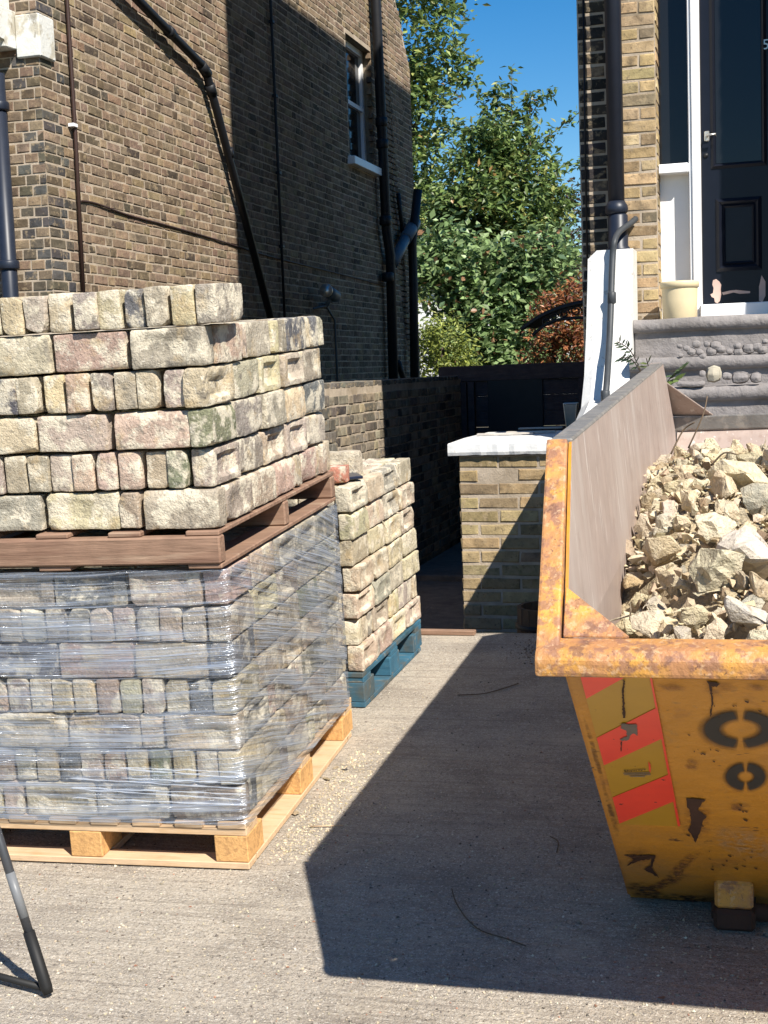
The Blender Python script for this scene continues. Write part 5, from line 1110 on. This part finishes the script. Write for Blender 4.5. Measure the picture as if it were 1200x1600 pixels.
tree('broadleaf_tree', 'tall leafy tree rising behind the rear corner of the left house', fo, [on_y(610, 200, YA), on_y(650, 60, YA), on_y(680, 120, YA), on_y(660, 300, YA)],
     [B(640, 40, YA, 1.0, 1.3), B(690, 120, YA, .70, .75), B(650, 170, YA, .8, .9), B(668, 262, YA, .75, .75), B(660, 330, YA, .7, .7), B(628, 400, YA, .9, 1.2), B(640, -80, YA, 1.3, 1.2), B(700, 8, YA, .32, .22), B(590, 250, YA, 1.2, 2.5)], 17000, .225, GRN+[(2.0, (.15, .185, .05))], 3,
     sprigs=[(on_y(650, 20, YA), on_y(722, 14, YA)), (on_y(690, 90, YA), on_y(745, 100, YA)), (on_y(700, 130, YA), on_y(742, 128, YA)), (on_y(670, 200, YA), on_y(742, 212, YA))], clump=.23, rad=.22)
YB = 27.5
fo = on_y(800, 560, YB); fo.z = Z_LOW
tree('apple_tree', 'twiggy green fruit tree in the middle of the gap between the houses', fo, [on_y(790, 330, YB), on_y(760, 230, YB), on_y(830, 220, YB), on_y(870, 330, YB), on_y(720, 330, YB)],
     [B(785, 215, YB, .62, .42), B(755, 262, YB, .62, .42), B(822, 262, YB, .52, .36), B(790, 320, YB, 1.0, .55), B(735, 330, YB, .65, .5), B(700, 350, YB, .45, .5), B(850, 345, YB, .42, .30), B(800, 400, YB, .95, .5)], 17000, .175, GRN, 8,
     sprigs=[(on_y(800, 200, YB), on_y(800, 108, YB)), (on_y(820, 200, YB), on_y(864, 140, YB)), (on_y(760, 200, YB), on_y(745, 140, YB)), (on_y(780, 190, YB), on_y(768, 146, YB)), (on_y(840, 230, YB), on_y(902, 178, YB)), (on_y(850, 270, YB), on_y(912, 250, YB)), (on_y(840, 300, YB), on_y(896, 300, YB)), (on_y(740, 230, YB), on_y(712, 190, YB)), (on_y(830, 180, YB), on_y(826, 148, YB)), (on_y(790, 180, YB), on_y(782, 130, YB))], clump=.16, rad=.10)
YC2 = 25
fo = on_y(770, 560, YC2); fo.z = Z_LOW
tree('leafy_shrub', 'dense mid green climber mass above the dark fence', fo, [on_y(770, 470, YC2), on_y(700, 430, YC2), on_y(840, 450, YC2)],
     [B(690, 430, YC2, .55, .55), B(750, 420, YC2, .6, .5), B(770, 500, YC2, .75, .6), B(700, 505, YC2, .40, .30), B(830, 430, YC2, .6, .5), B(790, 555, YC2, .9, .45), B(690, 385, YC2, .4, .4), B(845, 385, YC2, .45, .35)], 17000, .17, LIT, 12, clump=.16, cat='shrub', asp=.6, rad=.08)
fo = on_y(688, 560, 23); fo.z = Z_LOW
tree('bright_bush', 'bright yellow green bush low at the left above the garden wall', fo, [on_y(688, 540, 23), on_y(672, 520, 23)], [B(690, 535, 23, .36, .36), B(668, 560, 23, .3, .4), B(715, 570, 23, .3, .3)], 4200, .105, YEL, 15, clump=.09, cat='shrub', asp=.35, rad=.04)
fo = on_y(862, 560, 22.5); fo.z = Z_LOW
tree('russet_bush', 'russet brown dying shrub behind the fence beside the canopy', fo, [on_y(862, 530, 22.5), on_y(885, 480, 22.5)], [B(875, 505, 22.5, .40, .42), B(845, 560, 22.5, .24, .18), B(900, 460, 22.5, .25, .28), B(905, 540, 22.5, .3, .4)], 5200, .105, RED, 17, clump=.09, cat='shrub', asp=.4, rad=.04)
fo = on_y(900, 560, 29); fo.z = Z_LOW
tree('dark_leaved_tree', 'dark purplish green small tree against the right house edge', fo, [on_y(895, 400, 29), on_y(880, 350, 29)], [B(885, 365, 29, .40, .45), B(900, 320, 29, .32, .35), B(880, 430, 29, .5, .5)], 2400, .13, DRK, 19, clump=.12, rad=.07)
# pale house glimpsed through the leaves
h0 = on_y(640, 560, 44); h1 = on_y(930, 430, 44); fh = thing('pale_house', 'pale rendered house glimpsed through the leaves far behind', 'house', (h0.x, 44, Z_LOW))
hz = on_y(760, 445, 44).z
box('wall', h0.x-3, h1.x+3, 44, 50, Z_LOW, hz, MT['render'], fh, 0); prism('roof', [(h0.x-3.3, 43.7, hz+.002), (h0.x-3.3, 50.3, hz+.002), (h0.x-3.3, 47, hz+1.1)], (h1.x-h0.x+6.6, 0, 0), MT['roof'], fh)
for q in range(4): x = h0.x+.6+q*1.7; f = box('window', x, x+.9, 43.94, 44.02, 1.6, 3.0, MT['whitewood'], fh, 0); box('pane', x+.08, x+.82, 43.925, 43.939, 1.68, 2.92, MT['glass'], f, 0)
# weed growing at the foot of the steps
wb = on_y(1030, 640, 6.3); wd_ = thing('weed', 'small bright green weed with paired leaflets between the skip and the steps', 'plant', (wb.x, 6.3, .75))
V, F, Cc = [], [], []; bm = bmesh.new(); Rw = random.Random(4)
for tip, n, cl_ in (((1062, 592), 7, (.13, .19, .05)), ((1040, 604), 5, (.17, .22, .05)), ((965, 534), 9, (.06, .09, .05)), ((968, 560), 7, (.07, .10, .06)), ((1010, 560), 5, (.14, .17, .06)), ((1035, 622), 4, (.30, .30, .05)), ((1070, 572), 7, (.09, .15, .06))):
    a = on_y(1022, 640, 6.35) if tip[0] > 1000 else on_y(1006, 590, 6.5); b = on_y(tip[0], tip[1], 6.2+Rw.uniform(-.12, .12)); sp = smooth_path([a, (a+b)*.5+Vector((0, 0, .04)), b], 5); add_tube(bm, sp, .0025, 5)
    for i in range(n):
        q = sp[min(10, int(3+7*i/n))]
        for s in (-1, 1):
            d = ((b-a).normalized()*.5+Vector((s*.55*Rw.uniform(.4, 1), Rw.uniform(-.5, .2), s*.3-.1))).normalized(); l_ = Rw.uniform(.04, .062)*(1.15 if tip[0] > 1000 else .8); up = Vector((Rw.uniform(-.3, .3), -.6, .8)); sd = d.cross(up).normalized(); b0 = len(V)
            V += [q, q+d*l_*.4+sd*l_*.22, q+d*l_, q+d*l_*.4-sd*l_*.22]; F += [(b0, b0+1, b0+2), (b0, b0+2, b0+3)]; c = vary(cl_, .2); Cc += [c, c]
bm_obj('stem', bm, MT['bark'], wd_, True); me = mesh_of('leaflets', V, F, MT['leaf']); set_face_cols(me, Cc); link('leaflets', me, wd_)['kind'] = 'stuff'
